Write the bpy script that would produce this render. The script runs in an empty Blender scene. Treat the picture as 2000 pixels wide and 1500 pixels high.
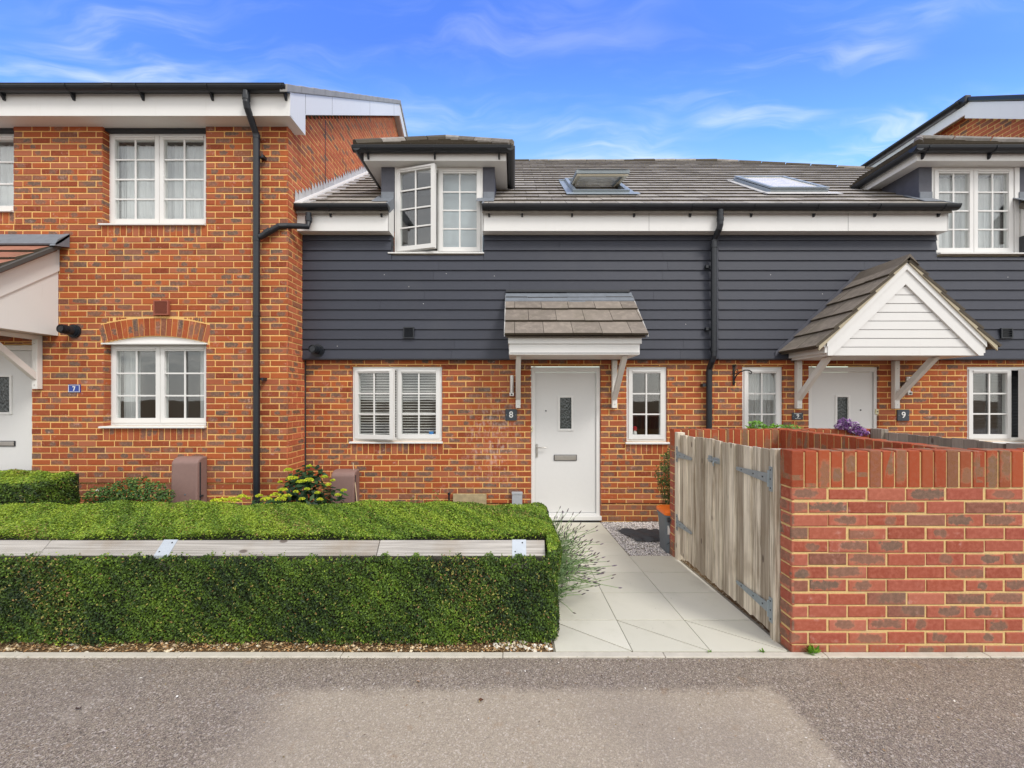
import bpy, math, random
import numpy as np
from mathutils import Vector, Matrix
random.seed(7); RS = np.random.RandomState(11)
R = math.radians
scn = bpy.context.scene
COL = scn.collection
CZ = 1.456                      # camera height above the kerb
# ------------------------------------------------------------------ camera
cd = bpy.data.cameras.new('camera'); cam = bpy.data.objects.new('camera', cd); COL.objects.link(cam)
cam.location = (0, 0, CZ); cam.rotation_euler = (R(90), 0, 0)
cd.sensor_width = 36; cd.lens = 14.4; cd.shift_x = -0.0025; cd.shift_y = 0.014
cd.clip_start = 0.05; cd.clip_end = 2000
scn.camera = cam
scn.render.resolution_x = 1024; scn.render.resolution_y = 768
scn.view_settings.view_transform = 'Standard'; scn.view_settings.look = 'None'
scn.view_settings.exposure = 0.0; scn.view_settings.gamma = 1
# ------------------------------------------------------------------ node helper
class G:
    def __init__(s, nt): s.nt = nt
    def n(s, t, props=None, **inp):
        nd = s.nt.nodes.new('ShaderNode' + t)
        for k, v in (props or {}).items(): setattr(nd, k, v)
        for k, v in inp.items():
            key = int(k[1:]) if k[0] == '_' and k[1:].isdigit() else k.replace('__', ' ')
            s.set(nd.inputs[key], v)
        return nd
    def set(s, sock, v):
        if isinstance(v, bpy.types.Node): v = v.outputs[0]
        if isinstance(v, bpy.types.NodeSocket): s.nt.links.new(v, sock)
        else:
            if sock.type == 'RGBA' and hasattr(v, '__len__') and len(v) == 3: v = (*v, 1)
            sock.default_value = v
    def m(s, op, a, b=0.0, c=None, clamp=False):
        nd = s.n('Math', {'operation': op, 'use_clamp': clamp}, _0=a, _1=b)
        if c is not None: s.set(nd.inputs[2], c)
        return nd.outputs[0]
    def mix(s, f, a, b, mode='MIX'):
        nd = s.nt.nodes.new('ShaderNodeMix'); nd.data_type = 'RGBA'; nd.blend_type = mode
        s.set(nd.inputs[0], f); s.set(nd.inputs[6], a); s.set(nd.inputs[7], b)
        return nd.outputs[2]
    def step(s, x, lo, hi, a=0.0, b=1.0):
        return s.n('MapRange', {'interpolation_type': 'SMOOTHSTEP'}, _0=x, _1=lo, _2=hi, _3=a, _4=b).outputs[0]
    def map(s, v, scale=(1, 1, 1), loc=(0, 0, 0), rot=(0, 0, 0)):
        return s.n('Mapping', None, Vector=v, Scale=scale, Location=loc, Rotation=rot).outputs[0]
    def noise(s, v, scale, detail=3, rough=.55, out=0):
        return s.n('TexNoise', None, Vector=v, Scale=scale, Detail=detail, Roughness=rough).outputs[out]
    def sep(s, v):
        return s.n('SeparateXYZ', None, Vector=v).outputs
def material(name):
    m = bpy.data.materials.new(name); m.use_nodes = True
    nt = m.node_tree; nt.nodes.clear()
    g = G(nt); out = nt.nodes.new('ShaderNodeOutputMaterial')
    g.p = nt.nodes.new('ShaderNodeBsdfPrincipled'); nt.links.new(g.p.outputs[0], out.inputs[0]); g.out = out
    g.co = nt.nodes.new('ShaderNodeTexCoord').outputs['Object']
    g.mat = m
    return g
def fin(g, col, rough=.6, bump=None, bs=.3, bd=.005, spec=.5, metal=0):
    g.set(g.p.inputs['Base Color'], col); g.set(g.p.inputs['Roughness'], rough)
    g.set(g.p.inputs['Metallic'], metal); g.set(g.p.inputs['Specular IOR Level'], spec)
    if bump is not None:
        b = g.n('Bump', None, Strength=bs, Distance=bd, Height=bump); g.set(g.p.inputs['Normal'], b)
    return g.mat
# ------------------------------------------------------------------ world: blue front sky with cirrus, bright broken cloud behind the camera
SUN_EL, SUN_AZ = 48, 140          # azimuth clockwise from +Y (away from the camera)
w = bpy.data.worlds.new('World'); scn.world = w; w.use_nodes = True
wt = w.node_tree; wt.nodes.clear(); g = G(wt)
wo = wt.nodes.new('ShaderNodeOutputWorld')
sky = g.n('TexSky', {'sky_type': 'NISHITA', 'sun_disc': False, 'sun_elevation': R(SUN_EL), 'sun_rotation': R(SUN_AZ), 'air_density': 1.0, 'dust_density': .4, 'ozone_density': 2.0})
dv = wt.nodes.new('ShaderNodeTexCoord').outputs['Generated']
sx, sy, sz = g.sep(dv)
ramp = g.n('ValToRGB', None, Fac=g.m('ADD', sz, g.m('MULTIPLY', g.m('MULTIPLY', sx, sx), .40)))
er = ramp.color_ramp; er.elements[0].position = 0.0; er.elements[0].color = (2.4, 2.2, 1.9, 1)
er.elements[1].position = .80; er.elements[1].color = (1.2, 1.7, 3.1, 1)
for pos, c in ((.42, (3.0, 3.2, 2.6, 1)), (.50, (2.5, 2.9, 2.75, 1)), (.57, (1.62, 2.35, 3.1, 1)), (.66, (1.15, 1.68, 3.2, 1))):
    e = er.elements.new(pos); e.color = c
base = g.mix(1.0, sky.outputs[0], ramp.outputs[0], 'MULTIPLY')
zz = g.m('MAXIMUM', sz, .06)
pl = g.n('CombineXYZ', None, X=g.m('DIVIDE', sx, zz), Y=g.m('DIVIDE', sy, zz), Z=0.0).outputs[0]
warp = g.noise(g.map(pl, (1.2, 1.2, 1)), 1.3, 3, out=1)
plw = g.n('VectorMath', {'operation': 'ADD'}, _0=pl, _1=g.n('VectorMath', {'operation': 'SCALE'}, _0=warp, Scale=.55).outputs[0]).outputs[0]
ci = g.noise(g.map(plw, (.75, 3.4, 1), rot=(0, 0, R(-9)), loc=(.7, 0, 0)), 2.3, 6, .56)
big = g.noise(g.map(pl, (.8, 1.6, 1), loc=(6.4, 3.1, 0)), 1.7, 3, .5)
cm = g.m('MULTIPLY', g.step(ci, .40, .82), g.step(big, .36, .64), clamp=True)
low = g.step(sz, .62, .50)
cm = g.m('MULTIPLY', cm, g.m('ADD', .28, g.m('MULTIPLY', low, .38)), clamp=True)
withci = g.mix(cm, base, (8.3, 8.9, 9.8))
back = g.step(sy, .40, -.05)
bn = g.noise(g.map(pl, (1, 1, 1), loc=(4, 2, 0)), .9, 5, .55)
ovc = g.mix(g.step(bn, .3, .7), (8.6, 8.7, 8.8), (13.6, 13.2, 12.6))
final = g.mix(g.m('MULTIPLY', back, .94), withci, ovc)
bg = g.n('Background', None, Color=final, Strength=.1)
wt.links.new(bg.outputs[0], wo.inputs[0])
sd = bpy.data.lights.new('sun', 'SUN'); sd.energy = 1.6; sd.angle = R(15); sd.color = (1, .955, .89)
so = bpy.data.objects.new('sun', sd); COL.objects.link(so)
sdir = Vector((math.sin(R(SUN_AZ)) * math.cos(R(SUN_EL)), math.cos(R(SUN_AZ)) * math.cos(R(SUN_EL)), math.sin(R(SUN_EL))))
so.rotation_euler = sdir.to_track_quat('Z', 'Y').to_euler(); so.location = (4, -6, 9)
scn.view_settings.exposure = 0.35
# ------------------------------------------------------------------ mesh helpers
def P(px, py, D): return Vector(((px - 1005) * D / 800, D, CZ + (778 - py) * D / 800))
def X(px, D): return (px - 1005) * D / 800
def Z(py, D): return CZ + (778 - py) * D / 800
def roots_loc(o):
    v = Vector((0, 0, 0))
    while o is not None: v += o.location; o = o.parent
    return v
class MB:
    def __init__(s): s.v = []; s.f = []; s.c = []; s.uv = []; s.sm = []; s.rnd = None
    def quad(s, pts, c=None, uv=None, smooth=False):
        i = len(s.v); s.v += [tuple(p) for p in pts]
        s.f.append(tuple(range(i, i + len(pts)))); s.sm.append(smooth)
        if c is None: c = s.rnd if s.rnd else (.5, .5, .5)
        s.c += [c] * len(pts); s.uv += list(uv) if uv else [(.5, .5)] * len(pts)
    def box(s, x0, x1, y0, y1, z0, z1, c=None, T=None):
        x0, x1 = min(x0, x1), max(x0, x1); y0, y1 = min(y0, y1), max(y0, y1); z0, z1 = min(z0, z1), max(z0, z1)
        p = [Vector((x, y, z)) for z in (z0, z1) for x, y in ((x0, y0), (x1, y0), (x1, y1), (x0, y1))]
        if T: p = [T @ q for q in p]
        for q in ((0, 1, 5, 4), (1, 2, 6, 5), (2, 3, 7, 6), (3, 0, 4, 7), (4, 5, 6, 7), (3, 2, 1, 0)):
            s.quad([p[k] for k in q], c)
    def hexa(s, a, b, c=None):          # two matching rings (lists of points) joined into a closed solid
        n = len(a)
        s.quad(list(reversed(a)), c); s.quad(b, c)
        for k in range(n): s.quad([a[k], a[(k + 1) % n], b[(k + 1) % n], b[k]], c)
    def prism(s, poly, axis, a0, a1, c=None):   # poly in the two other axes (x,z) for 'y', (y,z) for 'x', (x,y) for 'z'
        def mk(p, a): return {'y': (p[0], a, p[1]), 'x': (a, p[0], p[1]), 'z': (p[0], p[1], a)}[axis]
        s.hexa([mk(p, a0) for p in poly], [mk(p, a1) for p in poly], c)
    def tube(s, path, r, n=12, c=None, cap=True):
        path = [Vector(p) for p in path]; rings = []
        up = None
        for i, p in enumerate(path):
            d = (path[min(i + 1, len(path) - 1)] - path[max(i - 1, 0)]).normalized()
            if up is None: up = d.orthogonal().normalized()
            up = (up - d * up.dot(d)).normalized(); sd_ = d.cross(up)
            rr = r[i] if hasattr(r, '__len__') else r
            rings.append([p + (up * math.cos(2 * math.pi * k / n) + sd_ * math.sin(2 * math.pi * k / n)) * rr for k in range(n)])
        for a, b in zip(rings, rings[1:]):
            for k in range(n): s.quad([a[k], a[(k + 1) % n], b[(k + 1) % n], b[k]], c, smooth=True)
        if cap: s.quad(list(reversed(rings[0])), c); s.quad(rings[-1], c)
    def build(s, name, mat, parent=None, bevel=0, fix=False):
        me = bpy.data.meshes.new(name)
        off = roots_loc(parent) if parent else Vector((0, 0, 0))
        loc = Vector((0, 0, 0))
        if not parent and s.v:
            a = np.array(s.v); loc = Vector(((a[:, 0].min() + a[:, 0].max()) / 2, (a[:, 1].min() + a[:, 1].max()) / 2, a[:, 2].min()))
            off = loc
        me.from_pydata([(v[0] - off.x, v[1] - off.y, v[2] - off.z) for v in s.v], [], s.f)
        at = me.color_attributes.new('rc', 'FLOAT_COLOR', 'POINT')
        at.data.foreach_set('color', np.array([(*c, 1) for c in s.c], dtype=np.float32).ravel())
        uv = me.uv_layers.new(name='buv'); uv.data.foreach_set('uv', np.array(s.uv, dtype=np.float32).ravel())
        me.polygons.foreach_set('use_smooth', s.sm)
        me.materials.append(mat)
        o = bpy.data.objects.new(name, me); COL.objects.link(o)
        if bevel or fix:
            import bmesh
            bm = bmesh.new(); bm.from_mesh(me); bmesh.ops.remove_doubles(bm, verts=bm.verts, dist=1e-5)
            bmesh.ops.recalc_face_normals(bm, faces=bm.faces)
            bm.to_mesh(me); bm.free()
        if bevel:
            md = o.modifiers.new('bevel', 'BEVEL'); md.width = bevel; md.segments = 2; md.limit_method = 'ANGLE'
        if parent: o.parent = parent
        else: o.location = loc
        return o
def fastquads(name, mat, V, C, parent=None, nper=4):
    """V: (n*nper,3) array, C: (n,3) colour per face"""
    n = len(V) // nper
    me = bpy.data.meshes.new(name); off = roots_loc(parent) if parent else Vector((0, 0, 0)); loc = Vector((0, 0, 0))
    if not parent:
        loc = Vector(((V[:, 0].min() + V[:, 0].max()) / 2, (V[:, 1].min() + V[:, 1].max()) / 2, V[:, 2].min())); off = loc
    V = V - np.array(off)
    me.vertices.add(n * nper); me.vertices.foreach_set('co', V.astype(np.float32).ravel())
    me.loops.add(n * nper); me.loops.foreach_set('vertex_index', np.arange(n * nper, dtype=np.int32))
    me.polygons.add(n); me.polygons.foreach_set('loop_start', np.arange(0, n * nper, nper, dtype=np.int32))
    try: me.polygons.foreach_set('loop_total', np.full(n, nper, dtype=np.int32))
    except Exception: pass
    me.update(calc_edges=True)
    at = me.color_attributes.new('rc', 'FLOAT_COLOR', 'POINT')
    cc = np.ones((n * nper, 4), dtype=np.float32); cc[:, :3] = np.repeat(C, nper, axis=0); at.data.foreach_set('color', cc.ravel())
    me.materials.append(mat)
    o = bpy.data.objects.new(name, me); COL.objects.link(o)
    if parent: o.parent = parent
    else: o.location = loc
    return o
def tag(o, label=None, cat=None, group=None, kind=None):
    if label: o['label'] = label
    if cat: o['category'] = cat
    if group: o['group'] = group
    if kind: o['kind'] = kind
    return o
def thing(name, label, cat, loc, group=None):
    o = bpy.data.objects.new(name, None); COL.objects.link(o); o.location = loc; o.empty_display_size = .2
    return tag(o, label, cat, group)
def rc(): return (random.random(), random.random(), random.random())
# ------------------------------------------------------------------ materials
def attr(g, name='rc'): return g.n('Attribute', {'attribute_name': name}).outputs['Color']
def m_brick(name, cols, dark, mul=1.0, wash=.0, patchy=.5, streak=False):
    g = material(name); a = g.sep(attr(g)); uv = g.n('UVMap', {'uv_map': 'buv'}).outputs[0]
    r = g.n('ValToRGB', None, Fac=a[0]); e = r.color_ramp.elements
    e[0].position = 0; e[0].color = (*cols[0], 1); e[1].position = 1; e[1].color = (*cols[-1], 1)
    for i, c in enumerate(cols[1:-1]): k = e.new((i + 1) / (len(cols) - 1)); k.color = (*c, 1)
    n1 = g.noise(g.co, 40, 4, .6); n2 = g.noise(g.co, 9, 3); n3 = g.noise(g.co, 260, 2)
    col = g.mix(g.step(n1, .35, .75), r.outputs[0], tuple(min(1, c * 1.35 + .03) for c in cols[-1]))
    col = g.mix(.35, r.outputs[0], col)
    # burnt kiss marks: an uneven oval in the brick's own face
    u = g.sep(uv)
    du = g.m('SUBTRACT', u[0], g.m('ADD', .28, g.m('MULTIPLY', a[2], .46))); dvv = g.m('SUBTRACT', u[1], g.m('ADD', .42, g.m('MULTIPLY', a[0], .22)))
    wd = g.m('ADD', .14, g.m('MULTIPLY', g.m('FRACT', g.m('MULTIPLY', a[1], 7.3)), .38))
    d = g.m('SQRT', g.m('ADD', g.m('POWER', g.m('DIVIDE', du, wd), 4.0), g.m('POWER', g.m('DIVIDE', dvv, .44), 2.0)))
    d = g.m('ADD', d, g.m('MULTIPLY', g.m('SUBTRACT', n1, .5), 2.1)); d = g.m('ADD', d, g.m('MULTIPLY', g.m('SUBTRACT', g.noise(g.co, 22, 3), .5), 1.4))
    on = g.m('GREATER_THAN', a[1], 1 - patchy)
    pm = g.m('MULTIPLY', g.m('MULTIPLY', g.step(d, 1.15, .78), on), g.m('ADD', .55, g.m('MULTIPLY', g.m('FRACT', g.m('MULTIPLY', a[0], 13.7)), .45)))
    halo = g.m('MULTIPLY', g.m('MULTIPLY', g.step(d, 1.4, 1.1), on), .28)
    col = g.mix(halo, col, (.50, .24, .14))
    dk = g.mix(g.step(n3, .4, .6), dark, tuple(c * 1.55 for c in dark))
    dk = g.mix(g.step(n1, .4, .65), dk, (.20, .135, .10)); col = g.mix(g.m('MULTIPLY', pm, .9), col, dk)
    full = g.m('GREATER_THAN', a[2], .93); col = g.mix(g.m('MULTIPLY', full, .5), col, dk)
    if wash:
        ws = g.m('MULTIPLY', g.step(n2, .56, .74), g.step(n1, .45, .7)); col = g.mix(g.m('MULTIPLY', ws, wash), col, (.62, .45, .40))
    if streak:   # lime bloom on the wall left of the front door
        X_, Y_, Z_ = g.sep(g.n('NewGeometry').outputs['Position'])
        sx_ = g.m('SUBTRACT', 1.0, g.m('POWER', g.m('DIVIDE', g.m('ADD', X_, .30), .42), 2.0), clamp=True); sz_ = g.m('SUBTRACT', 1.0, g.m('POWER', g.m('DIVIDE', g.m('SUBTRACT', Z_, .92), .75), 2.0), clamp=True)
        bl = g.m('MULTIPLY', g.m('MULTIPLY', sx_, sz_), g.m('MULTIPLY', g.step(g.noise(g.map(g.co, (1.6, 1, .7)), 17, 5, .65), .46, .70), .85)); bl = g.m('MULTIPLY', bl, g.m('LESS_THAN', Y_, 5.47)); bl = g.m('MULTIPLY', bl, g.m('GREATER_THAN', Y_, 5.3))
        col = g.mix(g.m('MULTIPLY', bl, .62), col, (.74, .62, .57))
    zb_ = g.sep(g.n('NewGeometry').outputs['Position'])[2]; sp_ = g.m('MULTIPLY', g.step(g.m('ADD', zb_, g.m('MULTIPLY', n2, .10)), .15, .03), g.step(n1, .35, .6)); col = g.mix(g.m('MULTIPLY', sp_, .45), col, (.17, .14, .09))
    pit = g.step(g.noise(g.co, 160, 3), .66, .72)
    col = g.mix(g.m('MULTIPLY', pit, .4), col, tuple(c * .5 for c in dark))
    h = g.m('ADD', g.m('MULTIPLY', n1, .5), g.m('ADD', g.m('MULTIPLY', n3, .3), g.m('MULTIPLY', pit, -.6)))
    return fin(g, col, .85, h, .55, .004, spec=.25)
def m_mortar(name, c):
    g = material(name); n = g.noise(g.co, 60, 4); n2 = g.noise(g.co, 6, 3)
    col = g.mix(n, tuple(x * .72 for x in c), tuple(min(1, x * 1.2) for x in c)); col = g.mix(g.step(n2, .5, .8, 0, .3), col, (.50, .46, .38))
    return fin(g, col, .95, g.noise(g.co, 220, 3), .6, .004, spec=.2)
def m_plain(name, c, rough=.4, nscale=6, var=.08, bump=0, metal=0, spec=.5, dirt=0, bscale=90):
    g = material(name); n = g.noise(g.co, nscale, 4)
    col = g.mix(n, tuple(x * (1 - var) for x in c), tuple(min(1, x * (1 + var)) for x in c))
    if dirt:
        d = g.step(g.noise(g.map(g.co, (1, 1, .25)), 3.5, 5, .65), .5, .78, 0, dirt); col = g.mix(d, col, tuple(x * .45 for x in c))
    return fin(g, col, g.m('ADD', rough, g.m('MULTIPLY', n, .12)), g.noise(g.co, bscale, 3) if bump else None, bump or .1, .003, spec=spec, metal=metal)
BR = m_brick('house brick', [(.21, .046, .019), (.35, .080, .026), (.44, .115, .034), (.28, .068, .028), (.40, .135, .068), (.33, .074, .026)], (.085, .066, .054), wash=.5, patchy=.48, streak=True)
BRS = m_brick('lightened side brick', [(.40, .10, .045), (.47, .12, .05), (.52, .15, .07)], (.11, .08, .055), wash=.3, patchy=.3)  # house brick in lighter colours, side wall brightness painted in
BRF = m_brick('garden wall brick', [(.26, .062, .036), (.33, .078, .044), (.38, .115, .070), (.31, .072, .046), (.42, .14, .09)], (.105, .08, .060), wash=.5, patchy=.62)
BRC = m_brick('coping brick', [(.28, .055, .022), (.34, .065, .024), (.37, .08, .03), (.24, .07, .03)], (.15, .095, .048), wash=.2, patchy=.55)
MO = m_mortar('sand mortar', (.84, .52, .19))
MOF = m_mortar('garden wall mortar', (.70, .50, .22))
def m_upvc():
    g = material('white upvc'); n = g.noise(g.co, 5, 4); st = g.noise(g.map(g.co, (9, 9, .7)), 3, 4, .6)
    col = g.mix(n, (.735, .73, .715), (.775, .77, .755)); col = g.mix(g.step(st, .58, .85, 0, .22), col, (.52, .47, .41))
    return fin(g, col, .38, spec=.4)
UP = m_upvc()
WOODW = m_plain('white painted timber', (.76, .745, .71), .5, 12, .05, .12, dirt=.15)
BLK = m_plain('black gutter plastic', (.013, .016, .022), .33, 8, .3, dirt=0)
LEAD = m_plain('weathered lead', (.17, .19, .22), .55, 14, .28, .25, spec=.5, bscale=30)
LEADP = m_plain('pale lead flashing', (.50, .49, .48), .55, 10, .25, .2, dirt=.3)
LEADD = m_plain('dark lead cheek', (.075, .078, .10), .55, 14, .28, .2)
DOORM = m_plain('white grained door', (.70, .698, .69), .45, 20, .025, .10, bscale=150)
STEEL = m_plain('brushed steel', (.55, .53, .5), .28, 20, .1, 0, metal=1)
GALV = m_plain('galvanised steel', (.30, .345, .37), .45, 60, .22, .1, metal=.35)
STRAP = m_plain('bright zinc strap', (.43, .47, .51), .42, 30, .12, .05, metal=.3)
DARKG = m_plain('dark grey plastic', (.03, .032, .038), .5, 20, .2, .1)
def m_clad():
    g = material('dark slate weatherboard'); a = g.sep(attr(g))
    sh = g.n('CombineXYZ', None, X=g.m('MULTIPLY', a[0], 9.0), Y=0.0, Z=g.m('MULTIPLY', a[1], 3.0)).outputs[0]
    v = g.n('VectorMath', {'operation': 'ADD'}, _0=g.co, _1=sh).outputs[0]
    dist = g.noise(g.map(v, (1.6, 1, 9)), 2.2, 3)
    wv = g.n('TexWave', {'wave_type': 'BANDS', 'bands_direction': 'Z'}, Vector=g.map(v, (.9, 1, 1)), Scale=26.0, Distortion=7.5, Detail=2.5, Detail__Scale=.55).outputs[1]
    gr = g.noise(g.map(v, (7, 1, 150)), 2.0, 4, .6)
    n = g.noise(g.co, 1.6, 3)
    c = g.mix(a[0], (.021, .024, .038), (.032, .036, .053)); c = g.mix(g.m('MULTIPLY', gr, .45), c, (.060, .066, .088)); c = g.mix(g.m('MULTIPLY', wv, .22), c, (.095, .102, .130))
    c = g.mix(g.step(n, .5, .8, 0, .25), c, (.075, .078, .09))
    h = g.m('ADD', g.m('MULTIPLY', wv, .7), g.m('MULTIPLY', gr, .5))
    return fin(g, c, .56, h, .5, .0022, spec=.42)
CLAD = m_clad()
def m_tile(name, c0, c1, lich=.4):
    g = material(name); a = g.sep(attr(g)); n = g.noise(g.co, 14, 4, .6); n2 = g.noise(g.co, 70, 3); n3 = g.noise(g.co, 3, 3)
    c = g.mix(a[0], c0, c1); c = g.mix(g.step(n, .4, .75, 0, .45), c, tuple(min(1, x * 1.5) for x in c1))
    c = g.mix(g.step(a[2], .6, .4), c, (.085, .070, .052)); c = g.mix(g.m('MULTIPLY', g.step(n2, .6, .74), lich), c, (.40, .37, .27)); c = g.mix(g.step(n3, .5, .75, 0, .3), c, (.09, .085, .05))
    return fin(g, c, .82, g.m('ADD', n2, g.noise(g.co, 200, 2)), .45, .003, spec=.3)
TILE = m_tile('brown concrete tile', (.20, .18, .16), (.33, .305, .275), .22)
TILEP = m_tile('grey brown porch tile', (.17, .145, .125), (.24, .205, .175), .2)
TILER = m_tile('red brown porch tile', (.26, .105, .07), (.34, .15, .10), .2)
def m_glass(name='window glass', ior=1.75, tint=(.945, .96, .955), painted_sky=0):
    g = material(name); nt = g.nt; nt.nodes.remove(g.p)
    tr = g.n('BsdfTransparent', None, Color=tint); gl = g.n('BsdfGlossy', None, Color=(1, 1, 1), Roughness=.015)
    wob = g.n('Bump', None, Strength=.12, Distance=.01, Height=g.noise(g.co, 2.2, 2)); g.set(gl.inputs['Normal'], wob)
    bf = g.n('NewGeometry').outputs['Backfacing']
    fr = g.n('Fresnel', None, IOR=g.m('ADD', ior, g.m('MULTIPLY', bf, 1 / ior - ior)))
    mx = g.n('MixShader', None, _0=fr, _1=tr, _2=gl)
    if painted_sky: mx = g.n('MixShader', None, _0=g.m('MULTIPLY', g.step(g.noise(g.co, 7, 4), .2, .7, .6, 1.0), painted_sky), _1=mx, _2=g.n('BsdfDiffuse', None, Color=(.74, .72, .68)))  # pale diffuse layer paints in the sheen of a reflected cloudy sky
    nt.links.new(mx.outputs[0], g.out.inputs[0]); return g.mat
GLASS = m_glass(); GLASSR = m_glass('roof window glass with painted sky', 1.18, (.95, .97, .97), .62)
def m_obsc():
    g = material('obscured glass'); v = g.n('TexVoronoi', None, Vector=g.map(g.co, (1, 1, .3)), Scale=90.0).outputs[0]
    g.set(g.p.inputs['Base Color'], (.045, .055, .055)); g.set(g.p.inputs['Roughness'], .12); g.set(g.p.inputs['Specular IOR Level'], .8)
    g.set(g.p.inputs['Normal'], g.n('Bump', None, Strength=.7, Distance=.01, Height=v)); return g.mat
OBSC = m_obsc()
def m_curtain(name, c0, c1, sc=18):
    g = material(name); w_ = g.noise(g.map(g.co, (1, 1, .04)), sc, 3, .5)
    return fin(g, g.mix(w_, c0, c1), .9, w_, .8, .02, spec=.1)
NET = m_curtain('net curtain', (.50, .51, .52), (.68, .69, .70)); 
BLINDP = m_plain('pale roller blind', (.44, .50, .55), .8, 2, .06)
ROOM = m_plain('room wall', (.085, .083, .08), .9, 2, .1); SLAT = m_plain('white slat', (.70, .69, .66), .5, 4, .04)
def m_timber(name, c0, c1, axis='z', green=.15):
    g = material(name); a = g.sep(attr(g))
    sc = {'z': (34, 34, 1.5), 'x': (1.2, 70, 70)}[axis]
    sh = g.n('CombineXYZ', None, X=g.m('MULTIPLY', a[0], 5.0), Y=g.m('MULTIPLY', a[1], 5.0), Z=g.m('MULTIPLY', a[2], 5.0)).outputs[0]
    v = g.n('VectorMath', {'operation': 'ADD'}, _0=g.co, _1=sh).outputs[0]
    wob = g.noise(g.map(v, tuple(x * .22 for x in sc)), 1.2, 2, out=1)
    v2 = g.n('VectorMath', {'operation': 'ADD'}, _0=g.map(v, sc), _1=g.n('VectorMath', {'operation': 'SCALE'}, _0=wob, Scale=1.6).outputs[0]).outputs[0]
    gr = g.noise(v2, 1.5, 5, .65); n = g.noise(v, 3.5, 3)
    kn = g.n('TexVoronoi', None, Vector=g.map(v, {'z': (9, 9, 4.0), 'x': (4, 9, 9)}[axis]), Scale=1.0).outputs[0]
    c = g.mix(g.step(gr, .32, .68), c0, c1); c = g.mix(g.m('MULTIPLY', g.step(a[0], .35, .9), .62), c, tuple(x * .85 for x in c0)); c = g.mix(g.m('MULTIPLY', g.step(a[1], .5, 1.0), .45), c, tuple(min(1, x * 1.12) for x in c1))
    c = g.mix(g.step(n, .5, .75, 0, .4), c, (.24, .17, .10)); c = g.mix(g.step(g.noise(v, 2.1, 4), .52, .8, 0, green), c, (.20, .21, .10))
    c = g.mix(g.step(kn, .13, .07, 0, .75), c, (.07, .045, .035))
    return fin(g, c, .85, gr, .6, .004, spec=.2)
TIM = m_timber('weathered gate timber', (.28, .225, .165), (.80, .72, .585))
TIMX = m_timber('bleached rail timber', (.27, .25, .225), (.50, .47, .43), 'x', .03)
TIMD = m_timber('grey fence timber', (.20, .17, .14), (.38, .33, .28))
def m_asphalt():
    g = material('asphalt'); v = g.n('TexVoronoi', None, Vector=g.co, Scale=330.0); cell = g.sep(v.outputs[1])
    v2 = g.n('TexVoronoi', None, Vector=g.co, Scale=150.0); c2 = g.sep(v2.outputs[1])
    n = g.noise(g.co, 1.1, 4); n2 = g.noise(g.co, 9, 5, .6); n3 = g.noise(g.co, 3.3, 4)
    c = g.mix(g.step(cell[0], .1, .95), (.115, .096, .078), (.36, .305, .235))
    c = g.mix(g.m('MULTIPLY', g.m('GREATER_THAN', c2[0], .88), .55), c, (.55, .49, .44))
    c = g.mix(g.m('MULTIPLY', g.m('LESS_THAN', c2[1], .13), .6), c, (.06, .05, .048))
    c = g.mix(g.m('MULTIPLY', c2[2], .25), c, (.30, .21, .19))
    x, y, z = g.sep(g.n('NewGeometry').outputs['Position'])
    # bright light zone painted into the tarmac colour down the middle of the lane
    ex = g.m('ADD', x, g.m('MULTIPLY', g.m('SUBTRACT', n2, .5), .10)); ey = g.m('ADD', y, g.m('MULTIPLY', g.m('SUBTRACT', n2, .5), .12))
    painted_light = g.m('MULTIPLY', g.m('MULTIPLY', g.step(ex, -1.35, -.95), g.step(ex, 1.36, 1.27)), g.step(ey, 2.10, 2.01))
    c = g.mix(g.m('MULTIPLY', painted_light, .36), c, (.60, .51, .385)); c = g.mix(g.step(n, .42, .8, 0, .35), c, (.17, .145, .14))
    c = g.mix(g.step(n2, .60, .72, 0, .35), c, (.27, .17, .09)); c = g.mix(g.step(n3, .58, .75, 0, .25), c, (.42, .37, .31))
    h = g.m('ADD', v.outputs[0], g.m('MULTIPLY', v2.outputs[0], .8))
    return fin(g, c, .9, h, .55, .003, spec=.2)
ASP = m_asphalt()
def m_slab():
    g = material('buff paving slab'); a = g.sep(attr(g)); n = g.noise(g.co, 7, 5, .6); n2 = g.noise(g.co, 220, 2); n3 = g.noise(g.co, 2.2, 3)
    c = g.mix(a[0], (.56, .54, .445), (.66, .635, .535)); c = g.mix(g.step(n, .48, .8, 0, .35), c, (.47, .455, .36)); c = g.mix(g.m('MULTIPLY', n2, .3), c, (.66, .64, .57))
    c = g.mix(g.step(n3, .55, .8, 0, .3), c, (.34, .33, .27)); c = g.mix(g.step(g.noise(g.co, 45, 2), .74, .78, 0, .6), c, (.10, .09, .07))
    return fin(g, c, .82, n2, .3, .002, spec=.3)
SLAB = m_slab()
KERB = m_plain('concrete edging', (.52, .48, .41), .85, 12, .22, .4, dirt=.3)
def m_soil():
    g = material('bare soil'); n = g.noise(g.co, 30, 5, .7); n2 = g.noise(g.co, 4, 3)
    c = g.mix(n, (.05, .032, .018), (.24, .15, .075)); c = g.mix(g.step(n2, .5, .8, 0, .4), c, (.32, .22, .12))
    return fin(g, c, .95, n, 1, .02, spec=.1)
SOIL = m_soil()
def m_attr(name, rough=.7, spec=.3, trans=0, bump=0):
    g = material(name); a = attr(g); fin(g, a, rough, g.noise(g.co, 60, 3) if bump else None, bump or .1, .003, spec=spec)
    if trans:
        tl = g.n('BsdfTranslucent', None, Color=a); mx = g.n('MixShader', None, _0=trans, _1=g.p, _2=tl); g.nt.links.new(mx.outputs[0], g.out.inputs[0])
    return g.mat
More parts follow.
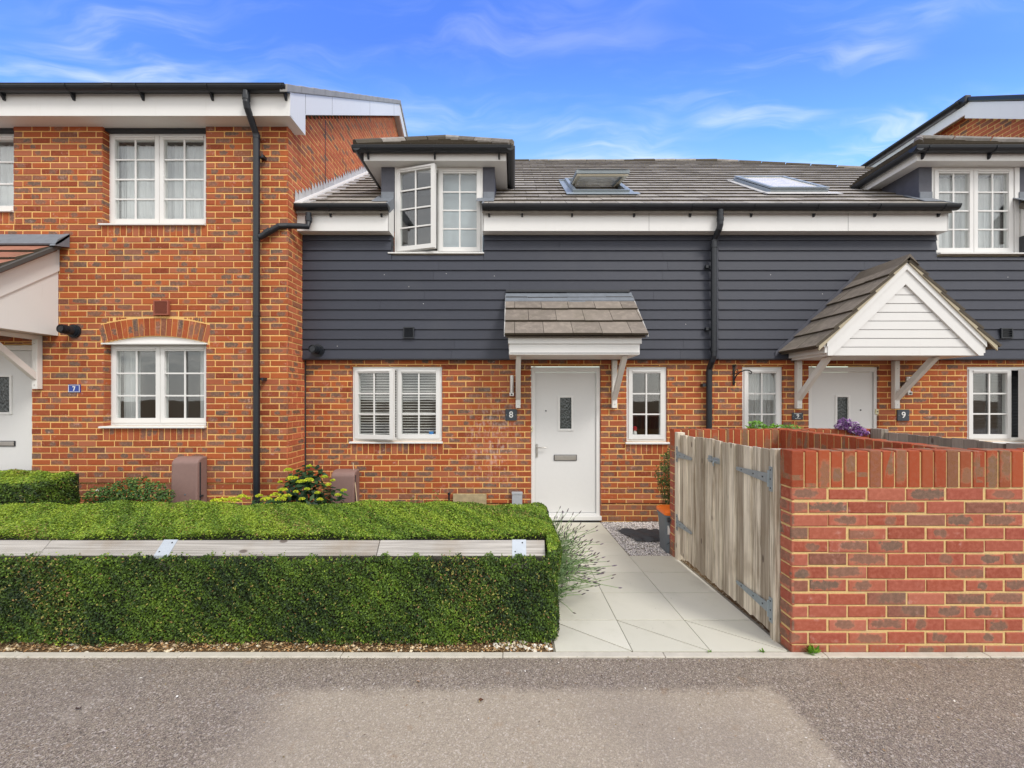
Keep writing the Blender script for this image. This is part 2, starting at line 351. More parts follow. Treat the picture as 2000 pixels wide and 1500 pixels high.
LEAF = m_attr('leaf', .5, .35, .28); STONE = m_attr('stone chips', .85, .2, bump=.5); PETAL = m_attr('petals', .8, .1, .2)
MUL = m_attr('mulch litter', .9, .1)
# ------------------------------------------------------------------ bricks as geometry
def mapper(plane):
    kind, a = plane[0], plane[1]
    if kind == 'y': return lambda u, z, n: (u, a - n, z)                  # faces the camera (-y)
    if kind == '+x': return lambda u, z, n: (a + n, u, z)                  # faces +x
    if kind == '-x': return lambda u, z, n: (a - n, u, z)
FL = {'y': 1, '+x': 1, '-x': -1}
def one_brick(mb, mp, fl, u0, u1, z0, z1, cu=None, vert=False, jit=.0022, c=None, T=None):
    if u1 - u0 < .012 or z1 - z0 < .012: return
    c = c or rc(); b = .004; J = lambda: random.uniform(-jit, jit)
    uu0, uu1, zz0, zz1 = u0 + J() - .001, u1 + J() + .001, z0 + J(), z1 + J()
    n0 = random.uniform(-.0012, .0016)
    fr = [(uu0 + b, zz0 + b + J() * .5), (uu1 - b, zz0 + b + J() * .5), (uu1 - b, zz1 - b + J() * .5), (uu0 + b, zz1 - b + J() * .5)]
    md = [(uu0, zz0), (uu1, zz0), (uu1, zz1), (uu0, zz1)]
    if T: fr = [T(*p) for p in fr]; md = [T(*p) for p in md]
    if cu: ul = [((p - cu[0]) / (cu[1] - cu[0])) for p in (u0, u1)]
    else: ul = [0, 1]
    uv4 = [(ul[0], 0), (ul[1], 0), (ul[1], 1), (ul[0], 1)]
    if vert: uv4 = [(0, 0), (0, 1), (1, 1), (1, 0)]
    F = [mp(p[0], p[1], n0) for p in fr]; M_ = [mp(p[0], p[1], n0 - .003) for p in md]; B_ = [mp(p[0], p[1], -.014) for p in md]
    def q(pts, uv): 
        if fl < 0: pts = list(reversed(pts)); uv = list(reversed(uv))
        mb.quad(pts, c, uv)
    q(F, uv4)
    for k in range(4):
        j = (k + 1) % 4; uvk = [uv4[k], uv4[j], uv4[j], uv4[k]]
        q([M_[k], M_[j], F[j], F[k]], uvk); q([B_[k], B_[j], M_[j], M_[k]], uvk)
def wall_bricks(mb, plane, U0, U1, Z0, Z1, zref=0, uref=0, holes=(), clip=None, course=.075, jit=.0024):
    mp = mapper(plane); fl = FL[plane[0]]
    k0 = math.floor((Z0 - zref) / course); k1 = math.ceil((Z1 - zref) / course)
    for k in range(k0, k1):
        za = zref + k * course + .0058; zb = za + course - .0118
        za, zb = max(za, Z0), min(zb, Z1)
        if zb - za < .015: continue
        ua, ub = U0, U1
        if clip:
            r = clip((za + zb) / 2)
            if r is None: continue
            ua, ub = max(ua, r[0]), min(ub, r[1])
        off = uref + (k % 2) * .1125
        i0 = math.floor((ua - off) / .225); i1 = math.ceil((ub - off) / .225)
        hs = [h for h in holes if h[3] > za + .002 and h[2] < zb - .002]
        for i in range(i0, i1):
            b0, b1 = off + i * .225 + .001, off + i * .225 + .2130
            c0, c1 = max(b0, ua), min(b1, ub)
            if c1 - c0 < .015: continue
            segs = [(c0, c1, za, zb)]
            for h in hs:
                ns = []
                for (s0, s1, t0, t1) in segs:
                    if h[1] <= s0 or h[0] >= s1: ns.append((s0, s1, t0, t1)); continue
                    if s0 < h[0]: ns.append((s0, h[0] - (.006 if not h[4] else 0), t0, t1))
                    if s1 > h[1]: ns.append((h[1] + (.006 if not h[4] else 0), s1, t0, t1))
                    m0, m1 = max(s0, h[0]), min(s1, h[1])
                    if t0 < h[2] - .012: ns.append((m0, m1, t0, h[2] - .004))
                    if t1 > h[3] + .012: ns.append((m0, m1, h[3] + .004, t1))
                segs = ns
            c = rc()
            for (s0, s1, t0, t1) in segs: one_brick(mb, mp, fl, s0, s1, t0, t1, (b0, b1), c=c, jit=jit)
def core(mb, plane, U0, U1, Z0, Z1, holes=(), th=.1, rec=.004):
    """mortar backing with real openings"""
    mp = mapper(plane); es = sorted({U0, U1, *[min(max(h[k], U0), U1) for h in holes if h[4] for k in (0, 1)]})
    for a, b in zip(es, es[1:]):
        if b - a < 1e-4: continue
        m = (a + b) / 2; rs = [(Z0, Z1)]
        for h in holes:
            if not h[4] or not (h[0] < m < h[1]): continue
            nr = []
            for (p, q) in rs:
                if h[3] <= p or h[2] >= q: nr.append((p, q)); continue
                if p < h[2]: nr.append((p, h[2]))
                if q > h[3]: nr.append((h[3], q))
            rs = nr
        for (p, q) in rs:
            A = mp(a, p, -rec); B = mp(b, q, -rec - th)
            mb.box(A[0], B[0], A[1], B[1], A[2], B[2])
def soldiers(mb, plane, U0, U1, z0, z1, pitch=.075, vert=True):
    mp = mapper(plane); n = max(1, round((U1 - U0) / pitch)); p = (U1 - U0) / n
    for i in range(n): one_brick(mb, mp, FL[plane[0]], U0 + i * p + .005, U0 + (i + 1) * p - .005, z0, z1, vert=True)
def reveal(mb, mo, plane_y, hole, depth, zref, sides='lr', course=.075):
    u0, u1, z0, z1 = hole[:4]
    for s, x_, kind in (('l', u0, '+x'), ('r', u1, '-x')):
        if s in sides: wall_bricks(mb, (kind, x_ + (.006 if s == 'l' else -.006)), plane_y + .002, plane_y + depth, z0, z1, zref, plane_y - .0, course=course)
# ------------------------------------------------------------------ joinery
def ring(mb, x0, x1, z0, z1, y0, y1, t, tb=None, T=None):
    tb = tb or t
    mb.box(x0, x0 + t, y0, y1, z0, z1, T=T); mb.box(x1 - t, x1, y0, y1, z0, z1, T=T)
    mb.box(x0 + t, x1 - t, y0, y1, z0, z0 + tb, T=T); mb.box(x0 + t, x1 - t, y0, y1, z1 - t, z1, T=T)
def window(house, x0, x1, z0, z1, D, n=2, bars=(1, 2), opened=None, sill=(.03, .05), back='dark', vent=True, glass=None, label=None, mull=None, sillx=None):
    """D = front of the frame.  opened = {index: (hinge side, angle)}"""
    f = MB(); ft = .042
    ring(f, x0, x1, z0, z1, D, D + .06, ft)
    splits = [x0 + ft] + ([x0 + (x1 - x0) * (mull or .5)] if n == 2 else []) + [x1 - ft]
    if n == 2: f.box(splits[1] - .018, splits[1] + .018, D + .002, D + .058, z0 + ft, z1 - ft)
    win = f.build('window', UP, house, bevel=.003)
    if label: win['label'] = label
    for i in range(n):
        a = splits[i] - (.012 if i == 0 else -.003); b = splits[i + 1] + (.012 if i == n - 1 else -.003)
        za, zb = z0 + ft - .012, z1 - ft + .012
        T = None
        if opened and i in opened:
            side, ang = opened[i]; hx = a if side == 'l' else b
            T = Matrix.Translation((hx, D, 0)) @ Matrix.Rotation(R(-ang if side == 'l' else ang), 4, 'Z') @ Matrix.Translation((-hx, -D, 0))
        s = MB(); st = .052; y0, y1 = D - .014, D + .045
        ring(s, a, b, za, zb, y0, y1, st, .058, T)
        gx0, gx1, gz0, gz1 = a + st, b - st, za + .058, zb - st
        for k in range(1, bars[0] + 1):
            xm = gx0 + (gx1 - gx0) * k / (bars[0] + 1); s.box(xm - .010, xm + .010, y0 + .008, y0 + .022, gz0, gz1, T=T)
        for k in range(1, bars[1] + 1):
            zm = gz0 + (gz1 - gz0) * k / (bars[1] + 1); s.box(gx0, gx1, y0 + .0095, y0 + .0205, zm - .010, zm + .010, T=T)
        s.build('sash', UP, win, bevel=.0025)
        gl = MB(); gl.box(gx0 - .004, gx1 + .004, y0 + .024, y0 + .032, gz0 - .004, gz1 + .004, T=T); gl.build('glass', glass or GLASS, win)
        if vent:
            v = MB(); v.box(a + .05, b - .05, y0 - .012, y0 - .001, zb - .034, zb - .016, T=T)
            v.build('trickle_vent', UP, win, bevel=.003)
        if opened and i in opened and False: pass
    if sill:
        s = MB(); sx0, sx1 = sillx or (x0 - .02, x1 + .02)
        s.prism([(D - sill[1], z0 - sill[0]), (D + .03, z0 - sill[0]), (D + .03, z0 - .001), (D - sill[1] + .01, z0 - .008), (D - sill[1], z0 - .012)], 'x', sx0, sx1)
        s.build('sill', UP, win, bevel=.002)
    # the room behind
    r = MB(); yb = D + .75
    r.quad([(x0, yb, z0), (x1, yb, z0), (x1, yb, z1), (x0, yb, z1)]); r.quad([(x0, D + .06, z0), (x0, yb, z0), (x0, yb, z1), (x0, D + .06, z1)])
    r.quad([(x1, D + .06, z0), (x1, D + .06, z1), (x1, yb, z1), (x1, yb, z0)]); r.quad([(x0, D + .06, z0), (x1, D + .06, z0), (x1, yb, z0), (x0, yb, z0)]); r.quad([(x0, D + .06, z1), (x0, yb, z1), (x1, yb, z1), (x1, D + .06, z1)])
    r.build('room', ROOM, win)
    if back == 'net':
        c = MB(); N = 70
        for k in range(N):
            xa = x0 + .03 + (x1 - x0 - .06) * k / N; xb = x0 + .03 + (x1 - x0 - .06) * (k + 1) / N
            ya = D + .13 + .012 * math.sin(k * .9) + .006 * math.sin(k * 2.3); yb_ = D + .13 + .012 * math.sin((k + 1) * .9) + .006 * math.sin((k + 1) * 2.3)
            c.quad([(xa, ya, z0 + .02), (xb, yb_, z0 + .02), (xb, yb_, z1 - .07), (xa, ya, z1 - .07)], smooth=True)
        c.build('net_curtain', NET, win)
    if back == 'side':
        for k, (u0, u1, cc_) in enumerate(((.02, .20, NET), (.80, .98, NET))):
            c = MB()
            for q in range(16):
                xa = x0 + (x1 - x0) * (u0 + (u1 - u0) * q / 16); xb = x0 + (x1 - x0) * (u0 + (u1 - u0) * (q + 1) / 16)
                c.quad([(xa, D + .15 + .02 * math.sin(q * 1.5), z0 + .02), (xb, D + .15 + .02 * math.sin((q + 1) * 1.5), z0 + .02), (xb, D + .15 + .02 * math.sin((q + 1) * 1.5), z1 - .03), (xa, D + .15 + .02 * math.sin(q * 1.5), z1 - .03)], smooth=True)
            c.build('curtain', cc_, win)
    if back == 'roller':
        c = MB(); c.box(x0 + .03, x1 - .03, D + .10, D + .103, z0 + .03, z1 - .03); c.build('roller_blind', BLINDP, win)
    if back == 'slats' or back == 'fineslats':
        c = MB(); p = .036 if back == 'slats' else .02; t = .012 if back == 'slats' else .010
        z = z0 + .05
        while z < z1 - .04:
            c.hexa([(x0 + .03, D + .085, z), (x1 - .03, D + .085, z), (x1 - .03, D + .085 + t, z + t * .72), (x0 + .03, D + .085 + t, z + t * .72)],
                   [(x0 + .03, D + .085, z + .002), (x1 - .03, D + .085, z + .002), (x1 - .03, D + .085 + t, z + t * .72 + .002), (x0 + .03, D + .085 + t, z + t * .72 + .002)]); z += p
        c.build('slatted_blind', SLAT if back == 'slats' else DARKG, win)
    return win
def front_door(house, x0, x1, z0, z1, D, glassx, glassz, hinge_right=True, sx=1, letter=None, handle=None, spy=None):
    """white door in a white frame"""
    f = MB(); t = .052
    f.box(x0, x0 + t, D, D + .07, z0, z1); f.box(x1 - t, x1, D, D + .07, z0, z1); f.box(x0 + t, x1 - t, D, D + .07, z1 - .065, z1)
    fr = f.build('door_frame', UP, house, bevel=.004)
    th = MB(); th.box(x0 - .01, x1 + .01, D - .05, D + .08, z0 - .03, z0 + .025); th.box(x0 + t, x1 - t, D + .002, D + .05, z0 + .026, z0 + .05)
    th.build('threshold', UP, house, bevel=.003)
    gx0, gx1 = glassx; gz0, gz1 = glassz; a, b = x0 + t + .004, x1 - t - .004; za, zb = z0 + .056, z1 - .069
    d = MB(); y0, y1 = D + .022, D + .062
    d.box(a, gx0, y0, y1, za, zb); d.box(gx1, b, y0, y1, za, zb); d.box(gx0, gx1, y0, y1, za, gz0); d.box(gx0, gx1, y0, y1, gz1, zb)
    door = d.build('door', DOORM, house)
    r = MB(); ring(r, gx0 - .022, gx1 + .022, gz0 - .022, gz1 + .022, y0 - .012, y0 + .004, .026); r.build('glazing_bead', UP, door, bevel=.003)
    gl = MB(); gl.box(gx0, gx1, y0 + .012, y0 + .018, gz0, gz1); gl.build('door_glass', OBSC, door)
    if letter:
        lx0, lx1, lz0, lz1 = letter; m = MB(); m.box(lx0, lx1, y0 - .012, y0, lz0, lz1); l = m.build('letterbox', DARKG, door, bevel=.003)
        m = MB(); m.box(lx0 + .008, lx1 - .008, y0 - .018, y0 - .012, lz0 + .008, lz1 - .008); m.build('letterbox_flap', STEEL, door, bevel=.003)
    if handle:
        hx, hz, dr = handle; m = MB(); m.box(hx - .013, hx + .013, y0 - .010, y0, hz - .12, hz + .06)
        m.tube([(hx, y0 - .005, hz + .018), (hx, y0 - .05, hz + .018), (hx + dr * .02, y0 - .055, hz + .018), (hx + dr * .125, y0 - .052, hz + .014)], .0085, 8)
        m.tube([(hx, y0 - .012, hz - .06), (hx, y0 - .016, hz - .06)], .010, 10)
        m.build('handle', STEEL, door, bevel=.002)
    if spy:
        m = MB(); m.tube([(spy[0], y0 - .006, spy[1]), (spy[0], y0 + .002, spy[1])], .010, 12); m.build('spyhole', DARKG, door)
    return door
def gutter(parent, x0, x1, yc, zt, r=.056, brk=.45, bx=None, yf=None, caps=True, name='gutter', joined=False):
    """half-round gutter along x: outer shell, rim, caps and fascia brackets"""
    m = MB(); n = 10
    prof = [(yc + r * math.cos(math.pi + math.pi * k / n), zt + r * 1.02 * math.sin(math.pi + math.pi * k / n)) for k in range(n + 1)]
    inn = [(yc + (r - .004) * math.cos(math.pi + math.pi * k / n), zt + (r - .004) * 1.02 * math.sin(math.pi + math.pi * k / n)) for k in range(n + 1)]
    for k in range(n):
        m.quad([(x0, *prof[k]), (x0, *prof[k + 1]), (x1, *prof[k + 1]), (x1, *prof[k])][::1], smooth=True)
        m.quad([(x0, *inn[k]), (x1, *inn[k]), (x1, *inn[k + 1]), (x0, *inn[k + 1])], smooth=True)
    m.box(x0, x1, yc - r - .004, yc - r + .004, zt - .004, zt + .004); m.box(x0, x1, yc + r - .003, yc + r + .003, zt - .004, zt + .004)
    if caps:
        for xa in (x0, x1): m.prism([(p[0], p[1]) for p in prof], 'x', xa - .003, xa + .003)
    L = x1 - x0; k = max(1, round(L / brk)); xs = bx or [x0 + .12 + (L - .24) * i / k for i in range(k + 1)]
    yf = yf or yc + r
    o = None if joined else m.build(name, BLK, parent)
    for xa in xs:
        b = m if joined else MB(); rr = r + .007
        pr = [(yc + rr * math.cos(math.pi + math.pi * q / 8), zt + rr * math.sin(math.pi + math.pi * q / 8)) for q in range(9)]
        b.prism(pr + [(yc + r * .9, zt - .01), (yc, zt - r * .9), (yc - r * .9, zt + .0)][::1], 'x', xa - .009, xa + .009)
        b.prism([(yc + .01, zt - r - .005), (yf, zt - .02), (yf, zt - r - .062), (yf - .016, zt - r - .062)], 'x', xa - .010, xa + .010)
        if not joined: b.build('gutter_bracket', BLK, o)
    if joined: return m.build(name, BLK, parent)
    # unions
    for xa in [x0 + L * .62] if L > 2.2 else []:
        b = MB(); rr = r + .006
        pr = [(yc + rr * math.cos(math.pi + math.pi * q / 8), zt + .004 + rr * math.sin(math.pi + math.pi * q / 8)) for q in range(9)]
        b.prism(pr, 'x', xa - .045, xa + .045); b.build('gutter_union', BLK, o)
    return o
def gutter_y(parent, xc, y0, y1, zt, r=.056):
    m = MB(); n = 10
    prof = [(xc + r * math.cos(math.pi + math.pi * k / n), zt + r * 1.02 * math.sin(math.pi + math.pi * k / n)) for k in range(n + 1)]
    inn = [(xc + (r - .004) * math.cos(math.pi + math.pi * k / n), zt + (r - .004) * math.sin(math.pi + math.pi * k / n)) for k in range(n + 1)]
    for pr in (prof, inn):
        for k in range(n): m.quad([(pr[k][0], y0, pr[k][1]), (pr[k][0], y1, pr[k][1]), (pr[k + 1][0], y1, pr[k + 1][1]), (pr[k + 1][0], y0, pr[k + 1][1])], smooth=True)
    for ya in (y0, y1): m.prism(prof, 'y', ya - .003, ya + .003)
    return m.build('gutter', BLK, parent)
def tiles(mb, O, ud, sd_, nd, U0, U1, S0, S1, gauge=.26, tw=.30, th=.018, clip=None, stag=.5, ov=.05, lift=.031, hi=.010):
    """courses of flat tiles on a slope.  O origin at the eave, ud along the eave, sd_ up the slope, nd normal.  clip(s)->(u0,u1)"""
    O, ud, sd_, nd = map(Vector, (O, ud, sd_, nd)); k = 0; s = S0
    while s < S1 - .02:
        e = min(s + gauge + ov, S1 + .01); r = clip(s) if clip else (U0, U1); r2 = clip(e) if clip else (U0, U1)
        if r is None or r[1] - r[0] < .03: s += gauge; k += 1; continue
        a0, a1 = max(U0, r[0]), min(U1, r[1]); t0, t1 = max(U0, r2[0]), min(U1, r2[1]); off = (k % 2) * tw * stag
        i = math.floor((a0 - off) / tw)
        while off + i * tw < a1:
            b0, b1 = max(a0, off + i * tw + .0025), min(a1, off + (i + 1) * tw - .0025)
            if b1 - b0 > .01:
                j = random.uniform(-.002, .002); js = random.uniform(-.005, .005); lo = lift + j; rr_, gg_ = random.random(), random.random()
                m0 = min(max(b0, t0), max(t0, t1)); m1 = max(min(b1, t1), m0)
                A0, A1 = O + ud * b0 + sd_ * (s + js), O + ud * b1 + sd_ * (s + js); E0, E1 = O + ud * m0 + sd_ * e, O + ud * m1 + sd_ * e
                top = (rr_, gg_, 1.0); butt = (rr_, gg_, 0.0)
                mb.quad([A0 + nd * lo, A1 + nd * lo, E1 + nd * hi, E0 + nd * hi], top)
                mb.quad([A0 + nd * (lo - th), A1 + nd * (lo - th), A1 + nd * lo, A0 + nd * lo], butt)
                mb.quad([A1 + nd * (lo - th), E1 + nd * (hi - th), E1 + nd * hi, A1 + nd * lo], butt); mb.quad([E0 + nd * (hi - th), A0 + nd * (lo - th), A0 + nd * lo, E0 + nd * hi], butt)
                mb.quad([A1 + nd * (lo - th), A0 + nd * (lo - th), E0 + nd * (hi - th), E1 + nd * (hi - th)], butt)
            i += 1
        s += gauge; k += 1
def pipe_joint(mb, x, y, z, r=.04, h=.03): mb.tube([(x, y, z), (x, y, z + h)], r, 14)
def text_mesh(txt, size, x, y, z, depth, mat, parent, name='numeral'):
    c = bpy.data.curves.new('t', 'FONT'); c.body = txt; c.size = size; c.align_x = 'CENTER'; c.align_y = 'CENTER'; c.extrude = depth / 2; c.offset = size * .012
    o = bpy.data.objects.new('t', c); COL.objects.link(o); bpy.context.view_layer.update()
    me = bpy.data.meshes.new_from_object(o); bpy.data.objects.remove(o); me.name = name
    me.transform(Matrix.Translation(Vector((x, y, z)) - roots_loc(parent)) @ Matrix.Rotation(R(90), 4, 'X'))
    me.materials.clear(); me.materials.append(mat)
    m = bpy.data.objects.new(name, me); COL.objects.link(m); m.parent = parent; return m

# ================================================================== GROUND
def gz(y): return 0.0 if y < 2.35 else (-.059 * (y - 2.35) if y < 5.46 else -.1835)
def sheet(name, x0, x1, ys, dz, mat, label=None, kind='structure', zf=None, nx=1):
    m = MB(); zf = zf or gz
    for ya, yb in zip(ys, ys[1:]):
        for i in range(nx):
            a = x0 + (x1 - x0) * i / nx; b = x0 + (x1 - x0) * (i + 1) / nx
            m.quad([(a, ya, zf(ya) + dz), (b, ya, zf(ya) + dz), (b, yb, zf(yb) + dz), (a, yb, zf(yb) + dz)])
    return tag(m.build(name, mat), label, None, None, kind)
sheet('ground', -200, 200, [-200, 2.35, 5.46, 300], -.030, SOIL)
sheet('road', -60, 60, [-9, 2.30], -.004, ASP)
sheet('garden_soil', -8, .232, [2.35, 5.6], -.008, SOIL)
# concrete edging strip, one length per stone
edg = thing('concrete_edging', 'flat concrete edging strip between the tarmac lane and the front gardens', 'kerb', (0, 2.325, 0)); edg['kind'] = 'structure'
x = -8.3
while x < 9:
    e = MB(); e.box(x, x + .912, 2.302, 2.348, -.06, .004 + random.uniform(-.0015, .0015)); e.build('edging_stone', KERB, edg, bevel=.004); x += .915
# paving path
path = thing('path', 'pale buff slab path leading from the lane to the white door', 'path', (.9, 3.5, 0)); path['kind'] = 'structure'
rows = [2.352, 2.73, 3.165, 3.60, 4.05, 4.50, 4.95, 5.40]
pm = MB()
def slab(poly):
    c = rc(); b = [(p[0], p[1], gz(p[1]) - .04) for p in poly]; t = [(p[0], p[1], gz(p[1]) + .002) for p in poly]
    pm.hexa(b, t, c)
for r, (ya, yb) in enumerate(zip(rows, rows[1:])):
    xs = [.235, .68, 1.13, 1.575] if r < 4 else [.235, .68, 1.13]
    for xa, xb in zip(xs, xs[1:]):
        g_ = .0019; a, b, c_, d = xa + g_, xb - g_, ya + .0042, yb - .0042
        if r == 0:
            slab([(a, c_), (b - .006, c_), (a, d - .005)]); slab([(b, c_ + .005), (b, d), (a + .006, d)])
        else: slab([(a, c_), (b, c_), (b, d), (a, d)])
pm.build('paving_slabs', SLAB, path, bevel=.0015)
jm = MB()
for ya, yb in zip(rows, rows[1:]): jm.quad([(.225, ya, gz(ya) - .003), (1.60, ya, gz(ya) - .003), (1.60, yb, gz(yb) - .003), (.225, yb, gz(yb) - .003)])
jm.build('joint_bedding', m_plain('dark joint grit', (.20, .18, .135), .95, 60, .4), path)
# strip under the gates, with grit and litter
sheet('yard', 1.58, 3.52, [2.352, 5.6], -.010, SOIL)
def octs(n, fx, fy, fz, size, cols, flat=.6):
    """small irregular stones: n octahedra"""
    V = []; Cc = []
    base = np.array([[1, 0, 0], [0, 1, 0], [-1, 0, 0], [0, -1, 0], [0, 0, 1], [0, 0, -1]], float)
    tri = [(0, 1, 4), (1, 2, 4), (2, 3, 4), (3, 0, 4)]
    for i in range(n):
        p = np.array([fx(), fy(), 0.0]); p[2] = fz(p[0], p[1]); s = size()
        b = base * (RS.uniform(.6, 1.25, (6, 1))) * np.array([s, s * RS.uniform(.6, 1), s * flat])
        a = RS.uniform(0, 6.28); ca, sa = math.cos(a), math.sin(a)
        b = np.stack([b[:, 0] * ca - b[:, 1] * sa, b[:, 0] * sa + b[:, 1] * ca, b[:, 2]], 1)
        t = RS.uniform(-.5, .5); b[:, 2] += b[:, 0] * t
        b += p; c = cols[RS.randint(len(cols))]; k = RS.uniform(.75, 1.2)
        for q in tri: V += [b[q[0]], b[q[1]], b[q[2]]]; Cc.append([c[0] * k, c[1] * k, c[2] * k])
    return np.array(V), np.array(Cc)
U = RS.uniform
def gsz(x, y): return gz(y) - .002
V, Cc = octs(7500, lambda: U(1.14, 2.1), lambda: U(4.06, 5.43), gsz, lambda: U(.006, .014), [(.62, .57, .55), (.76, .71, .68), (.50, .46, .46), (.34, .32, .33), (.82, .78, .74)])
tag(fastquads('gravel', STONE, V, Cc, nper=3), 'pinkish grey slate chippings beside the path to the front door', 'gravel', kind='stuff')
# edge strip in front of the hedge: pebbles, bark and dead leaves
def litter(n, x0, x1, y0, y1, cols, smin, smax, zoff=0):
    V = np.zeros((n, 4, 3)); C = np.zeros((n, 3))
    for i in range(n):
        x, y = U(x0, x1), U(y0, y1); s = U(smin, smax); a = U(0, 6.28); w_ = s * U(.25, .6)
        d = np.array([math.cos(a), math.sin(a), U(-.3, .3)]); e_ = np.array([-math.sin(a), math.cos(a), U(-.4, .4)])
        p = np.array([x, y, gz(y) + zoff + U(0, .008)])
        V[i] = [p - d * s, p - e_ * w_, p + d * s, p + e_ * w_]; c = cols[RS.randint(len(cols))]; C[i] = np.array(c) * U(.7, 1.25)
    return V.reshape(-1, 3), C
V, Cc = litter(6500, -4, .22, 2.352, 2.56, [(.42, .26, .12), (.54, .37, .19), (.28, .16, .07), (.62, .48, .28), (.16, .10, .06), (.46, .24, .10)], .003, .011)
tag(fastquads('bark_litter', MUL, V, Cc), 'brown bark scraps and dead leaves at the foot of the clipped hedge', 'mulch', kind='stuff')
V, Cc = octs(420, lambda: U(-4, .225), lambda: U(2.353, 2.50), gsz, lambda: U(.004, .016), [(.68, .58, .42), (.58, .46, .30), (.72, .66, .54), (.42, .30, .18)])
V2, C2 = octs(60, lambda: U(-.12, .22), lambda: U(2.36, 2.50), gsz, lambda: U(.010, .022), [(.66, .60, .50), (.72, .68, .6)])
tag(fastquads('pebbles', STONE, np.concatenate([V, V2]), np.concatenate([Cc, C2]), nper=3), 'pale flint pebbles scattered along the concrete edging', 'pebbles', kind='stuff')
V, Cc = litter(900, 1.585, 1.68, 2.47, 3.95, [(.30, .24, .15), (.20, .14, .08), (.42, .37, .27)], .003, .010)
tag(fastquads('gate_litter', MUL, V, Cc), 'brown grit and crumbs under the timber gates', 'grit', kind='stuff')
for nm, (px, py, s, c, lab) in enumerate([(940, 1369, .014, (.10, .05, .03), 'curled dark dead leaf on the lane below the hedge end'), (817, 1332, .012, (.42, .26, .16), 'pale tan dead leaf on the lane, nearest the edging'), (345, 1361, .009, (.75, .73, .68), 'small white paper scrap on the lane'), (154, 1385, .016, (.07, .045, .035), 'dark dead leaf with a thin stalk on the left of the lane')]):
    D = CZ * 800 / (py - 778); x = X(px, D); m = MB(); rp = [(x + s * math.cos(a) * U(.5, 1.1), D + s * .7 * math.sin(a) * U(.5, 1.1), U(.001, .010)) for a in [k * 1.047 for k in range(6)]]
    ctr = (x, D, .001)
    for k in range(6): m.quad([ctr, rp[k], rp[(k + 1) % 6]], c)
    tag(m.build('fallen_leaf' if c[0] < .7 else 'paper_scrap', MUL), lab, 'leaf' if c[0] < .7 else 'litter')
V, Cc = litter(520, -2.6, 2.9, 1.3, 2.29, [(.20, .11, .05), (.34, .22, .12), (.10, .06, .04), (.62, .58, .52), (.26, .20, .10)], .002, .0075, .0)
V2, C2 = litter(650, -3.2, 3.2, 2.26, 2.302, [(.30, .24, .17), (.20, .14, .08), (.48, .42, .33), (.13, .15, .05)], .002, .006, .0)
tag(fastquads('lane_grit', MUL, np.concatenate([V, V2]), np.concatenate([Cc, C2])), 'scattered grit, twigs and leaf crumbs on the tarmac lane', 'grit', kind='stuff')
# ================================================================== HOUSE 7 (left)
D7 = 5.03; XC = -2.785; C7 = .076; ZR7 = Z(860.8, D7)
h7 = thing('brick_house', 'two storey orange brick house with arched lower window, left of the slate boarded houses', 'house', (-5.2, 5.1, -.15))
H7 = [(-5.063, -3.788, Z(437, D7), 4.9, True), (-7.4, X(27, D7), Z(411, D7), 4.9, True), (-5.045, -3.785, Z(832, D7), 2.137, True), (-6.92, X(62, D7), -.3, Z(672, D7), True)]
sol = [(-5.075, -3.775, ZR7 + 33 * C7, ZR7 + 35 * C7), (-7.4, -6.14, ZR7 + 35 * C7, ZR7 + 37 * C7), (-5.055, -3.775, ZR7, 1.106)]
clz = [(a, b, c, d, False) for a, b, c, d in sol]
# arch over the lower window
ax, ch, rise = (-5.045 - 3.785) / 2, .645, .085; ARr = (ch * ch + rise * rise) / (2 * rise); acz = 2.137 + rise - ARr
def arc_z(x, rr): return acz + math.sqrt(max(0, rr * rr - (x - ax) ** 2))
NA = 20; ang = math.asin(ch / ARr)
for k in range(40):
    xa = ax - .70 + 1.40 * k / 40; xb = xa + .035; xm = (xa + xb) / 2
    if abs(xm - ax) < ch + .02: clz.append((xa, xb, 2.12, arc_z(xm, ARr + .232) , False))
arch_open = [(ax - ch + 2 * ch * k / 24, ax - ch + 2 * ch * (k + 1) / 24, 2.10, arc_z(ax - ch + 2 * ch * (k + .5) / 24, ARr), True) for k in range(24)]
wallc = MB(); core(wallc, ('y', D7), -7.9, XC - .003, .418, 4.80, H7 + arch_open); core(wallc, ('y', D7 + .018), -7.9, XC - .021, -.3, .417, H7)
w7 = wallc.build('wall', MO, h7)
bm_ = MB()
wall_bricks(bm_, ('y', D7), -7.9, XC, .42, 4.80, ZR7, XC - .2130 - .225 * 24, H7 + clz, course=C7)
wall_bricks(bm_, ('y', D7 + .018), -7.9, XC - .016, -.2, .415, ZR7, XC - .016 - .2130 - .225 * 24, H7, course=C7)
for s_ in sol: soldiers(bm_, ('y', D7), s_[0], s_[1], s_[2] + .006, s_[3] - .004)
for k in range(NA):
    a0, a1 = -ang + 2 * ang * k / NA, -ang + 2 * ang * (k + 1) / NA
    def Tm(u, z, a0=a0, a1=a1):
        aa = a0 + (a1 - a0) * u; rr = ARr + .004 + z * .215
        return (ax + rr * math.sin(aa), acz + rr * math.cos(aa))
    one_brick(bm_, mapper(('y', D7)), 1, .06, .94, 0, 1, vert=True, T=Tm, jit=0)
for h in (H7[0], H7[1], H7[2]): reveal(bm_, None, D7, h, .10, ZR7, course=C7)
bm_.build('brickwork', BR, w7)
